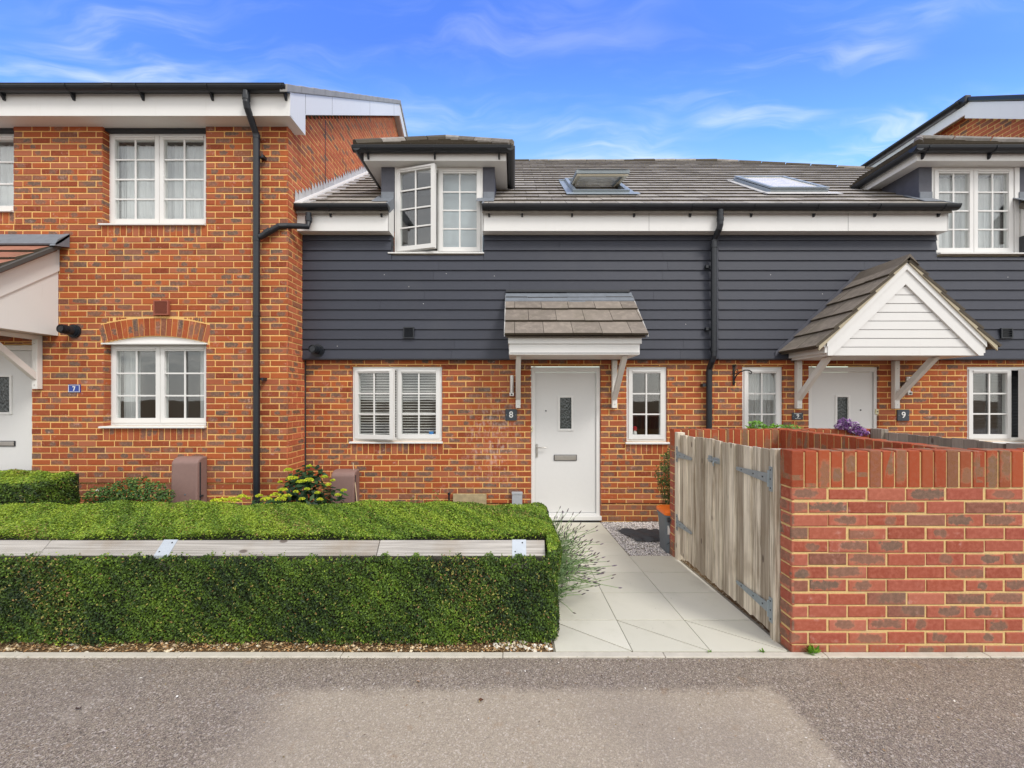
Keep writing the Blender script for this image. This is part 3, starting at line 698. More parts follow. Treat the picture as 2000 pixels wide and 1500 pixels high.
# gable side wall, facing the lower house
def clip7(z):
    lo = 5.03 if z < 4.85 else max(5.03, 5.03 + (z - 4.90) / .6885)
    hi = 5.6 if z < 3.7 else min(10.4, 9.46 + (8.0 - z) / .6)
    return (lo, hi) if hi > lo else None
sm = MB()
wall_bricks(sm, ('+x', XC), 5.03, 10.4, .42, 8.0, ZR7, 5.03 - .1125, (), clip7, course=C7)
wall_bricks(sm, ('+x', XC - .018), 5.05, 5.6, -.2, .415, ZR7, 5.03, (), course=C7)
cm = MB(); cm.box(XC - .12, XC - .022, 5.154, 5.7, -.3, .417); cm.box(XC - .0045, XC - .0040, 5.033, 5.137, .418, 4.90); cm.prism([(5.136, .418), (10.4, .418), (10.4, 7.30), (9.46, 7.93), (5.136, 4.95)], 'x', XC - .1, XC - .004)
sw = cm.build('side_wall', MO, h7); sm.build('brickwork', BRS, sw)
mj = MB(); mj.box(XC + .001, XC + .004, 6.02, 6.032, 3.9, 5.55); mj.build('movement_joint', DARKG, sw); mj = MB(); mj.box(XC - .01, XC + .012, 5.435, 5.448, 0, 1.98); mj.build('movement_joint', DARKG, sw)
# eaves
m = MB(); m.box(-8, -2.682, 4.834, 4.856, 4.79, 5.05); m.build('fascia', UP, h7)
m = MB(); m.box(-8, -2.96, 4.857, 5.25, 4.792, 4.80); m.box(-2.96, -2.682, 4.857, 5.05, 4.792, 4.80); m.box(-2.95, -2.682, 5.05, 5.188, 4.793, 4.80); m.build('soffit', UP, h7)
m = MB(); m.prism([(4.832, 4.788), (5.19, 4.788), (5.19, 5.046), (9.46, 7.986), (9.46, 8.25), (4.832, 5.065)], 'x', -2.68, -2.65)
m.prism([(9.461, 7.986), (10.5, 7.36), (10.5, 7.63), (9.461, 8.25)], 'x', -2.68, -2.65)
m.box(-2.6495, -2.647, 4.832, 4.90, 4.80, 5.09)
m.build('bargeboard', UP, h7)
for dy in (5.19, 5.95, 7.5, 9.0):
    m = MB(); m.box(-2.6497, -2.6485, dy, dy + .004, 5.046 + .6885 * (dy - 5.19) + .01, 5.046 + .6885 * (dy - 5.19) + .27); m.build('board_joint', DARKG, h7)
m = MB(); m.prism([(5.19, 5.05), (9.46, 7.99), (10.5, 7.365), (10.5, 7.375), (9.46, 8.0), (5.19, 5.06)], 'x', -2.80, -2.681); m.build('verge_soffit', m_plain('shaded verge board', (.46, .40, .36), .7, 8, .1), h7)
VERGE = m_plain('grey dry verge', (.30, .295, .29), .6, 9, .25, .2, dirt=.3)
m = MB(); t = lambda y: 5.046 + .6885 * (y - 5.19)
n = 15
for k in range(n):
    ya = 4.74 + (9.46 - 4.74) * k / n; yb = 4.74 + (9.46 - 4.74) * (k + 1) / n + .02
    m.prism([(ya, t(ya) + .268), (yb, t(yb) + .268), (yb, t(yb) + .352), (ya, t(ya) + .362)], 'x', -2.72, -2.632)
m.prism([(9.46, 8.25), (10.5, 7.63), (10.5, 7.73), (9.46, 8.35)], 'x', -2.72, -2.632)
m.build('dry_verge', VERGE, h7, bevel=.006)
m = MB(); m.prism([(4.76, 5.10), (9.46, 8.336), (9.46, 8.25), (4.86, 5.06)], 'x', -8, -2.73); m.prism([(9.46, 8.336), (10.6, 7.6), (10.6, 7.5), (9.46, 8.25)], 'x', -8, -2.73); m.build('roof', TILE, h7)
gutter(h7, -8, -2.655, 4.772, 5.085, .058, brk=.8, bx=[-6.9, X(3, 4.8) , X(140, 4.8), X(276, 4.8), X(412, 4.8), X(556, 4.8)], yf=4.834)
# down pipe with its branch from the lower gutter
dp = MB(); r_ = .037
dp.tube([(-3.125, 4.772, 5.03), (-3.125, 4.772, 4.90), (-3.125, 4.79, 4.85), (-3.125, 4.945, 4.66), (-3.125, 4.962, 4.61), (-3.125, 4.962, .05)], r_, 16)
for z_ in (4.93, 4.60, 3.36, 2.45, 1.55): pipe_joint(dp, -3.125, 4.962 if z_ < 4.8 else 4.772, z_, .042, .05)
dp.tube([(-3.09, 4.962, 3.405), (-2.86, 4.985, 3.555), (-2.80, 5.03, 3.575), (-2.66, 5.10, 3.60), (-2.61, 5.16, 3.62), (-2.605, 5.18, 3.68), (-2.605, 5.18, 3.80)], r_ * .92, 14)
dp.tube([(-2.605, 5.18, 3.69), (-2.605, 5.18, 3.75)], .041, 14); dp.tube([(-3.02, 4.965, 3.455), (-2.96, 4.972, 3.495)], .040, 12)
dpo = dp.build('downpipe', BLK, h7)
for z_ in (4.39, 1.69):
    b = MB(); b.box(-3.10, -3.045, 4.975, 5.03, z_ - .012, z_ + .012); b.box(-3.065, -3.04, 4.955, 5.03, z_ - .018, z_ + .018); b.build('pipe_clip', BLK, dpo)
# windows and door of 7
window(h7, -5.063, -3.788, Z(437, D7) + .005, 4.762, 5.115, bars=(1, 3), back='net', sillx=(-5.085, -3.788), sill=(.03, .115))
for xa_, xb_ in ((-5.06, -3.79), (-7.39, -6.16)): m = MB(); m.box(xa_, xb_, 5.055, 5.16, 4.758, 4.7915); m.build('lintel_strip', BLK, h7)
window(h7, -7.39, X(27, D7) - .005, Z(411, D7) + .005, 4.762, 5.115, bars=(1, 2), back='net', sillx=(-7.4, X(27, D7)), sill=(.03, .115))
wl = window(h7, -5.045, -3.785, Z(832, D7) + .005, 2.128, 5.115, bars=(1, 2), back='side', sillx=(-5.075, -3.785), sill=(.03, .125))
m = MB(); N = 24; top = [(ax - ch + 2 * ch * k / N, arc_z(ax - ch + 2 * ch * k / N, ARr)) for k in range(N + 1)]
m.prism([(ax - ch, 2.120), (ax + ch, 2.120)] + top[::-1], 'y', D7 + .03, D7 + .10); m.prism([(ax - ch, 2.118), (ax + ch, 2.118), (ax + ch, 2.136), (ax - ch, 2.136)], 'y', D7 - .02, D7 + .03)
m.build('arch_infill', UP, wl)
front_door(h7, -6.9, X(62, D7), -.12, Z(673, D7), 5.08, (X(-30, D7), X(7, D7)), (Z(806, D7), Z(735, D7)), letter=(X(-34, D7), X(17, D7), Z(873, D7), Z(862, D7)))
# air brick / vent and flue
TERR = m_plain('terracotta plastic', (.30, .085, .05), .6, 20, .12, .1)
def vent(h, x0, x1, z0, z1, D, mat, n=9, name='wall_vent'):
    m = MB(); m.box(x0, x1, D - .012, D, z0, z1); ring(m, x0, x1, z0, z1, D - .030, D - .012, .014)
    for k in range(n): zz_ = z0 + .018 + (z1 - z0 - .036) * (k + .5) / n; m.prism([(D - .028, zz_ - .006), (D - .012, zz_ + .004), (D - .012, zz_ + .007), (D - .028, zz_ - .003)], 'x', x0 + .014, x1 - .014)
    return m.build(name, mat, h)
vent(h7, X(304, D7), X(333, D7), Z(616, D7), Z(588, D7), D7 - .004, TERR, 12)
def flue(h, x, z, D, mat):
    m = MB(); m.tube([(x, D + .01, z), (x, D - .02, z)], .082, 24); m.tube([(x, D - .02, z), (x, D - .035, z)], .066, 24)
    pts = [(x, D - .03, z), (x, D - .16, z + .006)]; m.tube(pts, .05, 20, cap=False)
    m.tube([(x, D - .16, z + .006), (x, D - .12, z + .005)], .035, 16); 
    for k in range(3): m.tube([(x, D - .10 - .02 * k, z + .005), (x, D - .106 - .02 * k, z + .005)], .055, 20)
    return m.build('boiler_flue', mat, h)
flue(h7, X(146, D7), Z(647, D7), D7, BLK)
# canopy over door 7
def bracket(h, x, yw, z0, z1, reach, w_=.065, name='canopy_bracket'):
    m = MB(); m.box(x - w_ / 2, x + w_ / 2, yw - .062, yw - .002, z0, z1 - .002)
    m.prism([(yw - .055, z0 + .10), (yw - .055, z0 + .195), (yw - reach + .065, z1 - .003), (yw - reach - .03, z1 - .003)][::-1], 'x', x - w_ * .45, x + w_ * .45)
    o = m.build(name, WOODW, h, bevel=.004)
    for zz_ in (z0 + .05, z1 - .10): s = MB(); s.tube([(x, yw - .066, zz_), (x, yw - .061, zz_)], .007, 8); s.build('screw_cap', STEEL, h)
    return o
c7 = MB(); c7.prism([(D7 - .003, 2.223), (4.30, 2.223), (4.30, 2.72), (D7 - .003, 3.31)], 'x', -5.63, -5.60)
c7.prism([(D7 - .003, 3.02), (4.30, 2.44), (4.29, 2.735), (D7 - .003, 3.33)], 'x', -5.5995, -5.585)
c7.box(-8, -5.63, 4.30, 4.33, 2.223, 2.73); c7.box(-8, -5.63, 4.33, D7 - .002, 2.225, 2.235)
can7 = c7.build('porch_canopy', UP, h7)
tm = MB(); sl = math.atan2(.62, .78); tiles(tm, (0, 4.20, 2.70), (1, 0, 0), (0, math.cos(sl), math.sin(sl)), (0, -math.sin(sl), math.cos(sl)), -8, -5.55, 0, 1.03, .235, .33, .028, lift=.04)
tm.prism([(4.20, 2.655), (4.98, 3.28), (4.98, 3.25), (4.22, 2.64)], 'x', -8, -5.56); tm.build('tile', TILER, can7)
m = MB(); m.prism([(4.19, 2.645), (4.98, 3.285), (4.98, 3.335), (4.19, 2.695)], 'x', -5.555, -5.50); m.build('verge_edge', m_plain('dark verge', (.075, .07, .065), .7), can7)
m = MB(); m.prism([(4.87, 3.30), (4.90, 3.335), (5.026, 3.47), (5.026, 3.44), (4.93, 3.33), (4.88, 3.285)], 'x', -8, -5.46); m.prism([(4.86, 3.27), (5.027, 3.31), (5.027, 3.475), (4.90, 3.36)], 'x', -5.52, -5.46); m.build('lead_flashing', LEAD, can7)
bracket(can7, -5.825, D7, Z(760, D7), 2.222, .62, name='bracket'); 
m = MB(); m.box(-8, -5.65, 4.36, 4.40, 2.16, 2.22); m.box(-5.86, -5.79, 4.36, 5.02, 2.17, 2.2225); m.build('bearer', WOODW, can7)
# number plaque 7
BLUE = m_plain('blue enamel', (.015, .05, .30), .25); WHITE = m_plain('white enamel', (.82, .82, .80), .4)
pl7 = thing('number_plaque', 'small blue enamel plaque reading 7 with a white border', 'number plaque', (X(146, D7), D7, Z(758, D7)))
x0, x1, z0, z1 = X(134.5, D7), X(158, D7), Z(766.5, D7), Z(751, D7)
m = MB(); m.box(x0, x1, D7 - .010, D7 - .001, z0, z1); m.build('plate', BLUE, pl7, bevel=.002)
m = MB(); ring(m, x0 + .005, x1 - .005, z0 + .005, z1 - .005, D7 - .0125, D7 - .010, .005)
cx, cz_ = (x0 + x1) / 2, (z0 + z1) / 2; k = .0011
m.prism([(cx + a * k, cz_ + b * k) for a, b in ((-14, 12), (-14, 27), (-9, 27), (-8, 24), (14, 24), (14, 17), (2, -26), (-9, -26), (4, 14), (-8, 15), (-10, 12))], 'y', D7 - .0125, D7 - .010)
m.build('numeral', WHITE, pl7)

# ================================================================== HOUSES 8 and 9 (the low pair between)
D8 = 5.46; DC = 5.39; XP = 2.66; ZR8 = Z(887.4, D8); MX = 2.535
ZT = 1.975                                   # bottom edge of the weatherboarding
def rz(y): return .707 * y + .23             # main roof plane
h8 = thing('terraced_house', 'low slate boarded terraced house with flat tiled door canopy, reading number 8', 'house', (-.1, 5.5, -.18))
h9 = thing('terraced_house', 'low slate boarded terraced house with pointed white gabled porch, reading number 9', 'house', (5.4, 5.5, -.18))
def mir(a, b): return 2 * MX - b, 2 * MX - a
HO8 = {'main': (-2.170, -.962, Z(862, D8), Z(716, D8), True), 'door': (.215, 1.152, -.4, Z(715, D8), True), 'small': (1.488, 2.037, Z(863, D8), Z(716, D8), True)}
def low_wall(h, x0, x1, holes, mirror):
    hs = [((*mir(a, b), c, d, e) if mirror else (a, b, c, d, e)) for a, b, c, d, e in holes.values()]
    so_ = [(hh[0] - .01, hh[1] + .01, ZR8, ZR8 + .150, False) for hh, k in zip(hs, holes) if k != 'door']
    c_ = MB(); core(c_, ('y', D8), x0, x1, .060, 2.02, hs); core(c_, ('y', D8 + .018), x0, x1, -.4, .059, hs); w_ = c_.build('wall', MO, h)
    b = MB(); wall_bricks(b, ('y', D8), x0 + .002, x1 - .002, .062, 2.0, ZR8, .03, hs + so_); wall_bricks(b, ('y', D8 + .018), x0 + .002, x1 - .002, -.25, .056, ZR8, .13, hs)
    for s_ in so_: soldiers(b, ('y', D8), s_[0], s_[1], s_[2] + .005, s_[3] - .004)
    for hh in hs: reveal(b, None, D8, hh, .06, ZR8)
    b.build('brickwork', BR, w_); return hs
low_wall(h8, XC, XP, HO8, False); hs9 = low_wall(h9, XP, 8.24, HO8, True)
def boards(h, x0, x1, cut=None, z1=3.60, ztop=3.34):
    m = MB(); z = ZT; k = 0; e = .1293
    while z < z1:
        zt_ = min(z + e + .03, z1 + .02)
        spans = [(x0, x1)]
        if cut and z > ztop - .01: spans = [(x0, cut[0] - .02), (cut[1] + .02, x1)]
        elif cut and z + e > ztop: zt_ = ztop + .002
        if cut and z < ztop < z + e: spans = [(x0, cut[0] - .02), (cut[0] - .017, cut[1] + .017), (cut[1] + .02, x1)]
        for a, b in spans:
            js = [a]; q = a + random.uniform(.9, 3.0) if b - a > 2 else b
            while q < b - .4: js.append(q); q += 3.0
            js.append(b)
            for p, r2 in zip(js, js[1:]):
                top = min(z + e + .03, z1 + .02)
                if zt_ == ztop + .002 and cut and p > cut[0] - .02 and r2 < cut[1] + .02: top = ztop
                c = rc(); f0, f1 = DC - .026, DC - .006
                m.hexa([(p + .001, f0, z), (r2 - .001, f0, z), (r2 - .001, f0 + .010, z), (p + .001, f0 + .010, z)],
                       [(p + .001, f1, top), (r2 - .001, f1, top), (r2 - .001, f1 + .010, top), (p + .001, f1 + .010, top)], c)
        z += e; k += 1
    o = m.build('weatherboarding', CLAD, h)
    b = MB(); zc = ztop - .02
    if cut: b.box(x0, cut[0] - .012, DC + .004, DC + .06, ZT + .01, z1); b.box(cut[1] + .012, x1, DC + .004, DC + .06, ZT + .01, z1); b.box(cut[0] - .012, cut[1] + .012, DC + .004, DC + .06, ZT + .01, zc)
    else: b.box(x0, x1, DC + .004, DC + .06, ZT + .01, z1)
    b.box(x0, x1, DC - .020, DC + .06, ZT - .012, ZT - .001); b.build('board_backing', DARKG, o)
    nl = MB()
    for i in range(9):
        xx, zz_ = random.uniform(x0 + .2, x1 - .2), ZT + e * random.randint(1, 11) + random.uniform(.03, .09)
        if cut and zz_ > ztop - .1: continue
        yy = DC - .026 + .020 * (((zz_ - ZT) % e) / (e + .03)) - .0005
        nl.tube([(xx, yy, zz_), (xx, yy - .001, zz_)], .0045, 7)
    nl.build('nail_spot', UP, o)
    return o
OP8 = (-1.597, -.423); OP9 = (5.56, 6.70)
boards(h8, XC + .002, XP - .012, OP8, ztop=Z(499, DC)); boards(h9, XP + .012, 7.9, OP9, ztop=Z(502, DC))
m = MB(); m.box(XP - .012, XP + .012, DC - .022, DC, ZT, 3.6); m.build('board_trim', CLAD, h8)
def eaves(h, xa, xb, end_l=False, end_r=False):
    m = MB(); m.box(xa, xb, 5.245, 5.265, 3.600, 3.835); m.build('fascia', UP, h)
    m = MB(); m.box(xa, xb, 5.266, 5.40, 3.602, 3.612); m.build('soffit', UP, h)
    for f_, xe in ((end_l, xa), (end_r, xb)):
        if f_:
            q = MB(); d = .006 if f_ == 1 else .006
            q.prism([(5.245, 3.600), (5.46, 3.600), (5.46, 3.99), (5.245, 3.835)], 'x', xe - d, xe + d); q.build('box_end', UP, h)
            j = MB(); j.prism([(5.13, 3.90), (5.46, 4.12), (5.46, 3.99), (5.265, 3.84), (5.20, 3.84)], 'x', xe - .010, xe + .010); j.build('lead_end', LEAD, h)
eaves(h8, XC + .001, -1.613, end_r=1); eaves(h8, -.403, XP - .001, end_l=1); eaves(h9, XP + .001, 5.55, end_r=1)
m = MB(); 
for xx in (1.72,): m.box(xx, xx + .003, 5.2435, 5.245, 3.602, 3.83)
m.build('board_joint', DARKG, h8)
m = MB()
for xx in (4.27,): m.box(xx, xx + .003, 5.2435, 5.245, 3.602, 3.83)
m.build('board_joint', DARKG, h9)
gutter(h8, XC + .02, -1.595, 5.185, 3.895, .058, bx=[-2.35, -1.70], yf=5.245)
gutter(h8, -.40, XP, 5.185, 3.895, .058, bx=[X(955, 5.2), X(1020, 5.2), X(1118, 5.2), X(1240, 5.2), X(1350, 5.2)], yf=5.245)
gutter(h9, XP, 5.60, 5.185, 3.895, .058, bx=[X(1470, 5.2), X(1593, 5.2), X(1713, 5.2), X(1838, 5.2)], yf=5.245)
dp = MB(); xg, xl, xw = X(1405.5, 5.2), X(1394, 5.30), X(1385, 5.40)
dp.tube([(xg, 5.185, 3.84), (xg, 5.185, 3.655), (xg - .005, 5.20, 3.61), (xl + .01, 5.29, 3.52), (xl, 5.30, 3.48), (xl, 5.30, 2.0), (xl - .01, 5.32, 1.94), (xw, 5.395, 1.85), (xw, 5.40, 1.80), (xw, 5.40, -.1)], r_, 16)
pipe_joint(dp, xg, 5.185, 3.70, .042, .04); pipe_joint(dp, xl, 5.30, 3.40, .042, .05); pipe_joint(dp, xl, 5.30, 2.06, .042, .05); pipe_joint(dp, xw, 5.40, 1.76, .042, .05)
dpo = dp.build('downpipe', BLK, h8)
for z_, xx, yw in ((3.17, xl, DC), (2.36, xl, DC), (1.63, xw, D8)):
    b = MB(); b.box(xx - .085, xx - .03, yw - .06, yw - .02, z_ - .012, z_ + .012); b.box(xx - .09, xx - .06, yw - .075, yw - .001, z_ - .02, z_ + .02); b.build('pipe_clip', BLK, dpo)
# main roof, split at the party wall
CS, SN = .8165, .5773; SD = (0, CS, SN); ND = (0, -SN, CS); OY = 5.165
def roof(h, xa, xb, op, clipfn=None):
    m = MB(); g_ = .26; sm_ = 5.31; cut = 5 * g_
    for a, b in ((xa, op[0] - .012), (op[1] + .012, xb)):
        tiles(m, (0, OY, rz(OY) - .0), (1, 0, 0), SD, ND, a, b, 0, cut, g_, .33, .026, clipfn)
    tiles(m, (0, OY + cut * CS, rz(OY) + cut * SN), (1, 0, 0), SD, ND, xa, xb, 0, sm_ - cut, g_, .33, .026, (lambda s: clipfn(s + cut)) if clipfn else None)
    y1 = OY + sm_ * CS; yc_ = OY + cut * CS
    for a, b, ya, yb in ((xa, op[0] - .012, OY + .03, yc_), (op[1] + .012, xb, OY + .03, yc_)): m.prism([(ya, rz(ya) - .10), (yb, rz(yb) - .10), (yb, rz(yb) - .022), (ya, rz(ya) - .022)], 'x', a, b)
    if clipfn: 
        hip = lambda y: min(xb, 4.69 + (9.5 - y) * 1.84)
        ys = [yc_ + (y1 - yc_) * i / 12 for i in range(13)]
        for ya, yb in zip(ys, ys[1:]): m.quad([(xa, ya, rz(ya) - .03), (hip(ya), ya, rz(ya) - .03), (hip(yb), yb, rz(yb) - .03), (xa, yb, rz(yb) - .03)])
    else: m.prism([(yc_, rz(yc_) - .10), (y1, rz(y1) - .10), (y1, rz(y1) - .022), (yc_, rz(yc_) - .022)], 'x', xa, xb)
    return m.build('roof', TILE, h)
r8 = roof(h8, XC + .01, XP, (-1.597, -.423))
r9 = roof(h9, XP, 8.24, OP9, lambda s: (XP, min(8.24, 4.69 + (9.5 - (OY + s * CS)) * 1.84)))
m = MB()
x = XC + .05
while x < XP: m.tube([(x, 9.50, rz(9.5) - .01), (x + .43, 9.50, rz(9.5) - .006)], .055, 10, rc()); x += .44
m.build('ridge_tile', TILE, r8)
m = MB(); pts = [(XP + .1, 9.5), (4.69, 9.5), (8.2, 7.59)]
for (xa, ya), (xb, yb) in zip(pts, pts[1:]):
    L = math.hypot(xb - xa, yb - ya); n = int(L / .44)
    for i in range(n):
        a, b = i / n, (i + .97) / n; A = (xa + (xb - xa) * a, ya + (yb - ya) * a); B = (xa + (xb - xa) * b, ya + (yb - ya) * b)
        m.tube([(*A, rz(A[1]) + .0), (*B, rz(B[1]) + .006)], .055, 10, rc())
m.build('ridge_tile', TILE, r9)
# stepped lead flashing up the gable of house 7
fl = MB(); y = 5.18; st = .085
k = 0
while y < 9.3:
    a, b = y, y + st; o_ = .0012 * (k % 2)
    fl.quad([(XC + .006 + o_, a, rz(a) + .02), (XC + .006 + o_, b + .012, rz(b) + .02), (XC + .006 + o_, b + .012, rz(b) + .11 + random.uniform(-.01, .02)), (XC + .010 + o_, a + .004, rz(a) + .185 + random.uniform(-.01, .03))]); y += st; k += 1
fo = fl.build('stepped_flashing', LEADP, h8)
m = MB(); m.prism([(5.16, rz(5.16) + .026), (9.4, rz(9.4) + .026), (9.4, rz(9.4) + .052), (5.16, rz(5.16) + .052)], 'x', XC + .004, XC + .10); m.build('abutment_strip', UP, fo)
m = MB(); y = 5.2
while y < 9.2: m.prism([(y, rz(y) + .03), (y + .2, rz(y + .2) + .012), (y + .2, rz(y + .2) + .026), (y, rz(y) + .044)], 'x', XC + .10, XC + .10 + random.uniform(.08, .13)); y += .212
m.build('soaker', LEADP, fo)
# dormers
def dormer(h, x0, x1, zs, wx0, wx1, front=5.32, opened=None, sgn=1):
    """x0..x1 = outer faces of the cheeks; window wx0..wx1"""
    ck = MB(); yb = 6.25
    d = bpy.data.objects.new('dormer', None); COL.objects.link(d); d.parent = h
    for a, b in ((x0, wx0 - .002), (wx1 + .002, x1)): ck = MB(); ck.box(a, b, 5.455, yb, 3.92, 4.535); ck.build('cheek', LEADD, d)
    for a, b in ((x0 + .004, wx0 - .008), (wx1 + .008, x1 - .004)):
        q = MB(); q.box(a, b, 5.440, 5.4545, 4.03, 4.20); q.prism([(5.30, rz(5.30) + .03), (5.60, rz(5.60) + .034), (5.60, rz(5.60) + .042), (5.30, rz(5.30) + .038)], 'x', a - .08, b + .0); q.build('lead_apron', LEAD, d)
    e0, e1 = x0 - .165, x1 + .145
    m = MB(); m.box(e0, e1, front, yb, 4.535, 4.545); m.build('soffit', UP, d)
    m = MB(); m.box(e0 - .012, e1 + .012, front - .016, front, 4.532, 4.625); m.box(e0 - .012, e0, front, yb, 4.532, 4.64); m.box(e1, e1 + .012, front, yb, 4.532, 4.64); m.build('fascia', UP, d)
    gutter(d, e0 - .125, e1 + .075, front - .076, 4.665, .056, bx=[e0 + .05, (e0 + e1) / 2, e1 - .08], yf=front - .016, joined=True)
    gutter_y(d, e0 - .07, front - .12, yb - .05, 4.662); gutter_y(d, e1 + .07, front - .12, yb - .05, 4.662)
    # hipped roof
    tp = math.atan(.7); c_, s_ = math.cos(tp), math.sin(tp); ze = 4.665; oy = front - .11; g_ = .26
    a0, a1 = e0 - .09, e1 + .08; half = (a1 - a0) / 2
    m = MB()
    tiles(m, (0, oy, ze), (1, 0, 0), (0, c_, s_), (0, -s_, c_), a0, a1, 0, half / c_, g_, .33, .026, lambda s: (a0 + s * c_, a1 - s * c_))
    tiles(m, (a0, 0, ze), (0, 1, 0), (c_, 0, s_), (-s_, 0, c_), oy, 7.4, 0, half / c_, g_, .33, .026, lambda s: (oy + s * c_, min(7.2, (ze + s * s_ - .23) / .707 + .12)))
    tiles(m, (a1, 0, ze), (0, 1, 0), (-c_, 0, s_), (s_, 0, c_), oy, 7.4, 0, half / c_, g_, .33, .026, lambda s: (oy + s * c_, min(7.2, (ze + s * s_ - .23) / .707 + .12)))
    m.hexa([(a0 + .02, oy + .02, ze - .012), (a1 - .02, oy + .02, ze - .012), (a1 - .02, 6.3, ze - .012), (a0 + .02, 6.3, ze - .012)],
           [(a0 + half - .01, oy + half, ze + half * .7 - .03), (a0 + half + .01, oy + half, ze + half * .7 - .03), (a0 + half + .01, 7.0, ze + half * .7 - .03), (a0 + half - .01, 7.0, ze + half * .7 - .03)])
    m.build('dormer_roof', TILE, d)
    m = MB(); n = 4
    for s2 in (0, 1):
        for i in range(n):
            t0, t1 = i / n, (i + .96) / n; q = lambda t: ((a0 + half * t) if s2 == 0 else (a1 - half * t), oy + half * t, ze + .03 + .7 * half * t)
            m.tube([q(t0), q(t1)], .05, 8, rc())
    m.build('hip_tile', TILE, d)
    return d
dormer(h8, -1.775, -.265, 3.35, -1.597, -.423)
dormer(h9, 5.385, 6.89, 3.35, 5.56, 6.70)
zw0, zw1 = Z(496, D8), 4.532
w8 = window(h8, -1.597, -.423, zw0, zw1, D8, bars=(1, 3), opened={0: ('l', 15.5)}, back='dark', sillx=(-1.66, -.40), sill=(.028, .10))
m = MB(); m.box(-.98, -.46, D8 + .12, D8 + .123, zw0 + .04, zw1 - .04); m.build('roller_blind', BLINDP, w8)
m = MB(); m.tube([(-.975, D8 + .09, zw0 + .48), (-.995, D8 + .08, zw0 + .55), (-1.0, D8 + .075, zw0 + .58)], .010, 8); m.build('window_handle', UP, w8)
window(h9, 5.56, 6.655, zw0 - .012, zw1, D8, bars=(1, 3), back='net', sillx=(5.555, 6.9), sill=(.028, .12))
m = MB(); m.box(6.66, 6.72, D8 - .01, D8 + .05, zw0, 4.53); m.prism([(6.68, 3.60), (6.95, 3.60), (6.95, 3.9), (6.68, 4.0)], 'y', 5.30, 5.32); m.build('window_jamb', UP, h9)
eaves(h9, 6.74, 8.2, end_l=1); gutter(h9, 6.75, 8.2, 5.185, 3.895, .058, bx=[7.0, 7.8], yf=5.245)
# roof windows
def rooflight(h, xa, xb, ya, yb, ang):
    O = Vector((xa, ya, rz(ya))); W_ = xb - xa; L = (yb - ya) / CS
    B = Matrix(((1, 0, 0, O.x), (0, CS, -SN, O.y), (0, SN, CS, O.z), (0, 0, 0, 1)))   # local (u, s, n)
    m = MB()
    for p in ((0, .05, 0, L), (W_ - .05, W_, 0, L), (.05, W_ - .05, 0, .05), (.05, W_ - .05, L - .05, L)): m.box(p[0], p[1], p[2], p[3], .0, .075, T=B)
    rl = m.build('roof_window', GALV, h, bevel=.004)
    m = MB(); m.box(-.09, -.001, -.10, L + .05, .026, .036, T=B); m.box(W_ + .001, W_ + .09, -.10, L + .05, .026, .036, T=B); m.box(-.10, W_ + .12, -.15, -.002, .040, .046, T=B); m.box(-.09, W_ + .09, L + .001, L + .06, .026, .05, T=B)
    m.build('flashing_kit', GALV if ang else LEADP, rl)
    T = B @ Matrix.Translation((0, L / 2, .085)) @ Matrix.Rotation(R(-ang), 4, 'X') @ Matrix.Translation((0, -L / 2, 0))
    m = MB(); a = .03 if ang else 0; t_ = .062
    for p in ((a, a + t_, 0, L), (W_ - a - t_, W_ - a, 0, L), (a + t_, W_ - a - t_, 0, t_), (a + t_, W_ - a - t_, L - t_, L)): m.box(p[0], p[1], p[2], p[3], -.03 if ang else .0, .02, T=T)
    sa = m.build('light_sash', GALV, rl, bevel=.004)
    if ang:
        m = MB()
        for p in ((a + .012, a + .058, .01, L - .01), (W_ - a - .058, W_ - a - .012, .01, L - .01), (a + .058, W_ - a - .058, .01, .075), (a + .058, W_ - a - .058, L - .075, L - .01)): m.box(p[0], p[1], p[2], p[3], -.055, -.031, T=T)
        m.build('inner_frame', m_plain('varnished cream frame', (.62, .57, .45), .4), rl, bevel=.003)
        m = MB(); m.box(.05, W_ - .05, .05, L - .05, -.30, -.29, T=B); m.build('reveal_lining', UP, rl)
    else:
        m = MB(); m.box(t_, W_ - t_, t_, L - t_, -.012, -.010, T=T); m.build('blackout_blind', m_plain('pale pink blind', (.66, .58, .55), .7), rl)
    m = MB(); m.box(a + t_ - .004, W_ - a - t_ + .004, t_ - .004, L - t_ + .004, .0, .006, T=T); m.build('glass', GLASSR, rl)
rooflight(h8, .82, 1.615, 5.78, 6.76, 21); rooflight(h9, 3.60, 4.42, 5.80, 6.77, 0)
# ground floor windows
wm = window(h8, HO8['main'][0] + .006, HO8['main'][1] - .006, HO8['main'][2] + .004, HO8['main'][3] - .006, D8 + .022, bars=(1, 2), opened={0: ('l', 12.5)}, back='slats', sillx=(-2.195, -.955), sill=(.03, .055))
wsm = window(h8, HO8['small'][0] + .006, HO8['small'][1] - .006, HO8['small'][2] + .004, HO8['small'][3] - .006, D8 + .022, n=1, bars=(1, 2), back='dark', glass=GLASS, sillx=(1.475, 2.06), sill=(.032, .055))
h = hs9[0]
window(h9, h[0] + .006, h[1] - .006, h[2] + .004, h[3] - .006, D8 + .022, bars=(1, 2), opened={1: ('r', 12.5)}, back='fineslats', sillx=(6.01, 7.27), sill=(.03, .055))
h = hs9[2]
window(h9, h[0] + .006, h[1] - .006, h[2] + .004, h[3] - .006, D8 + .022, n=1, bars=(1, 2), back='net', sillx=(h[0] - .03, h[1] + .01), sill=(.032, .055))
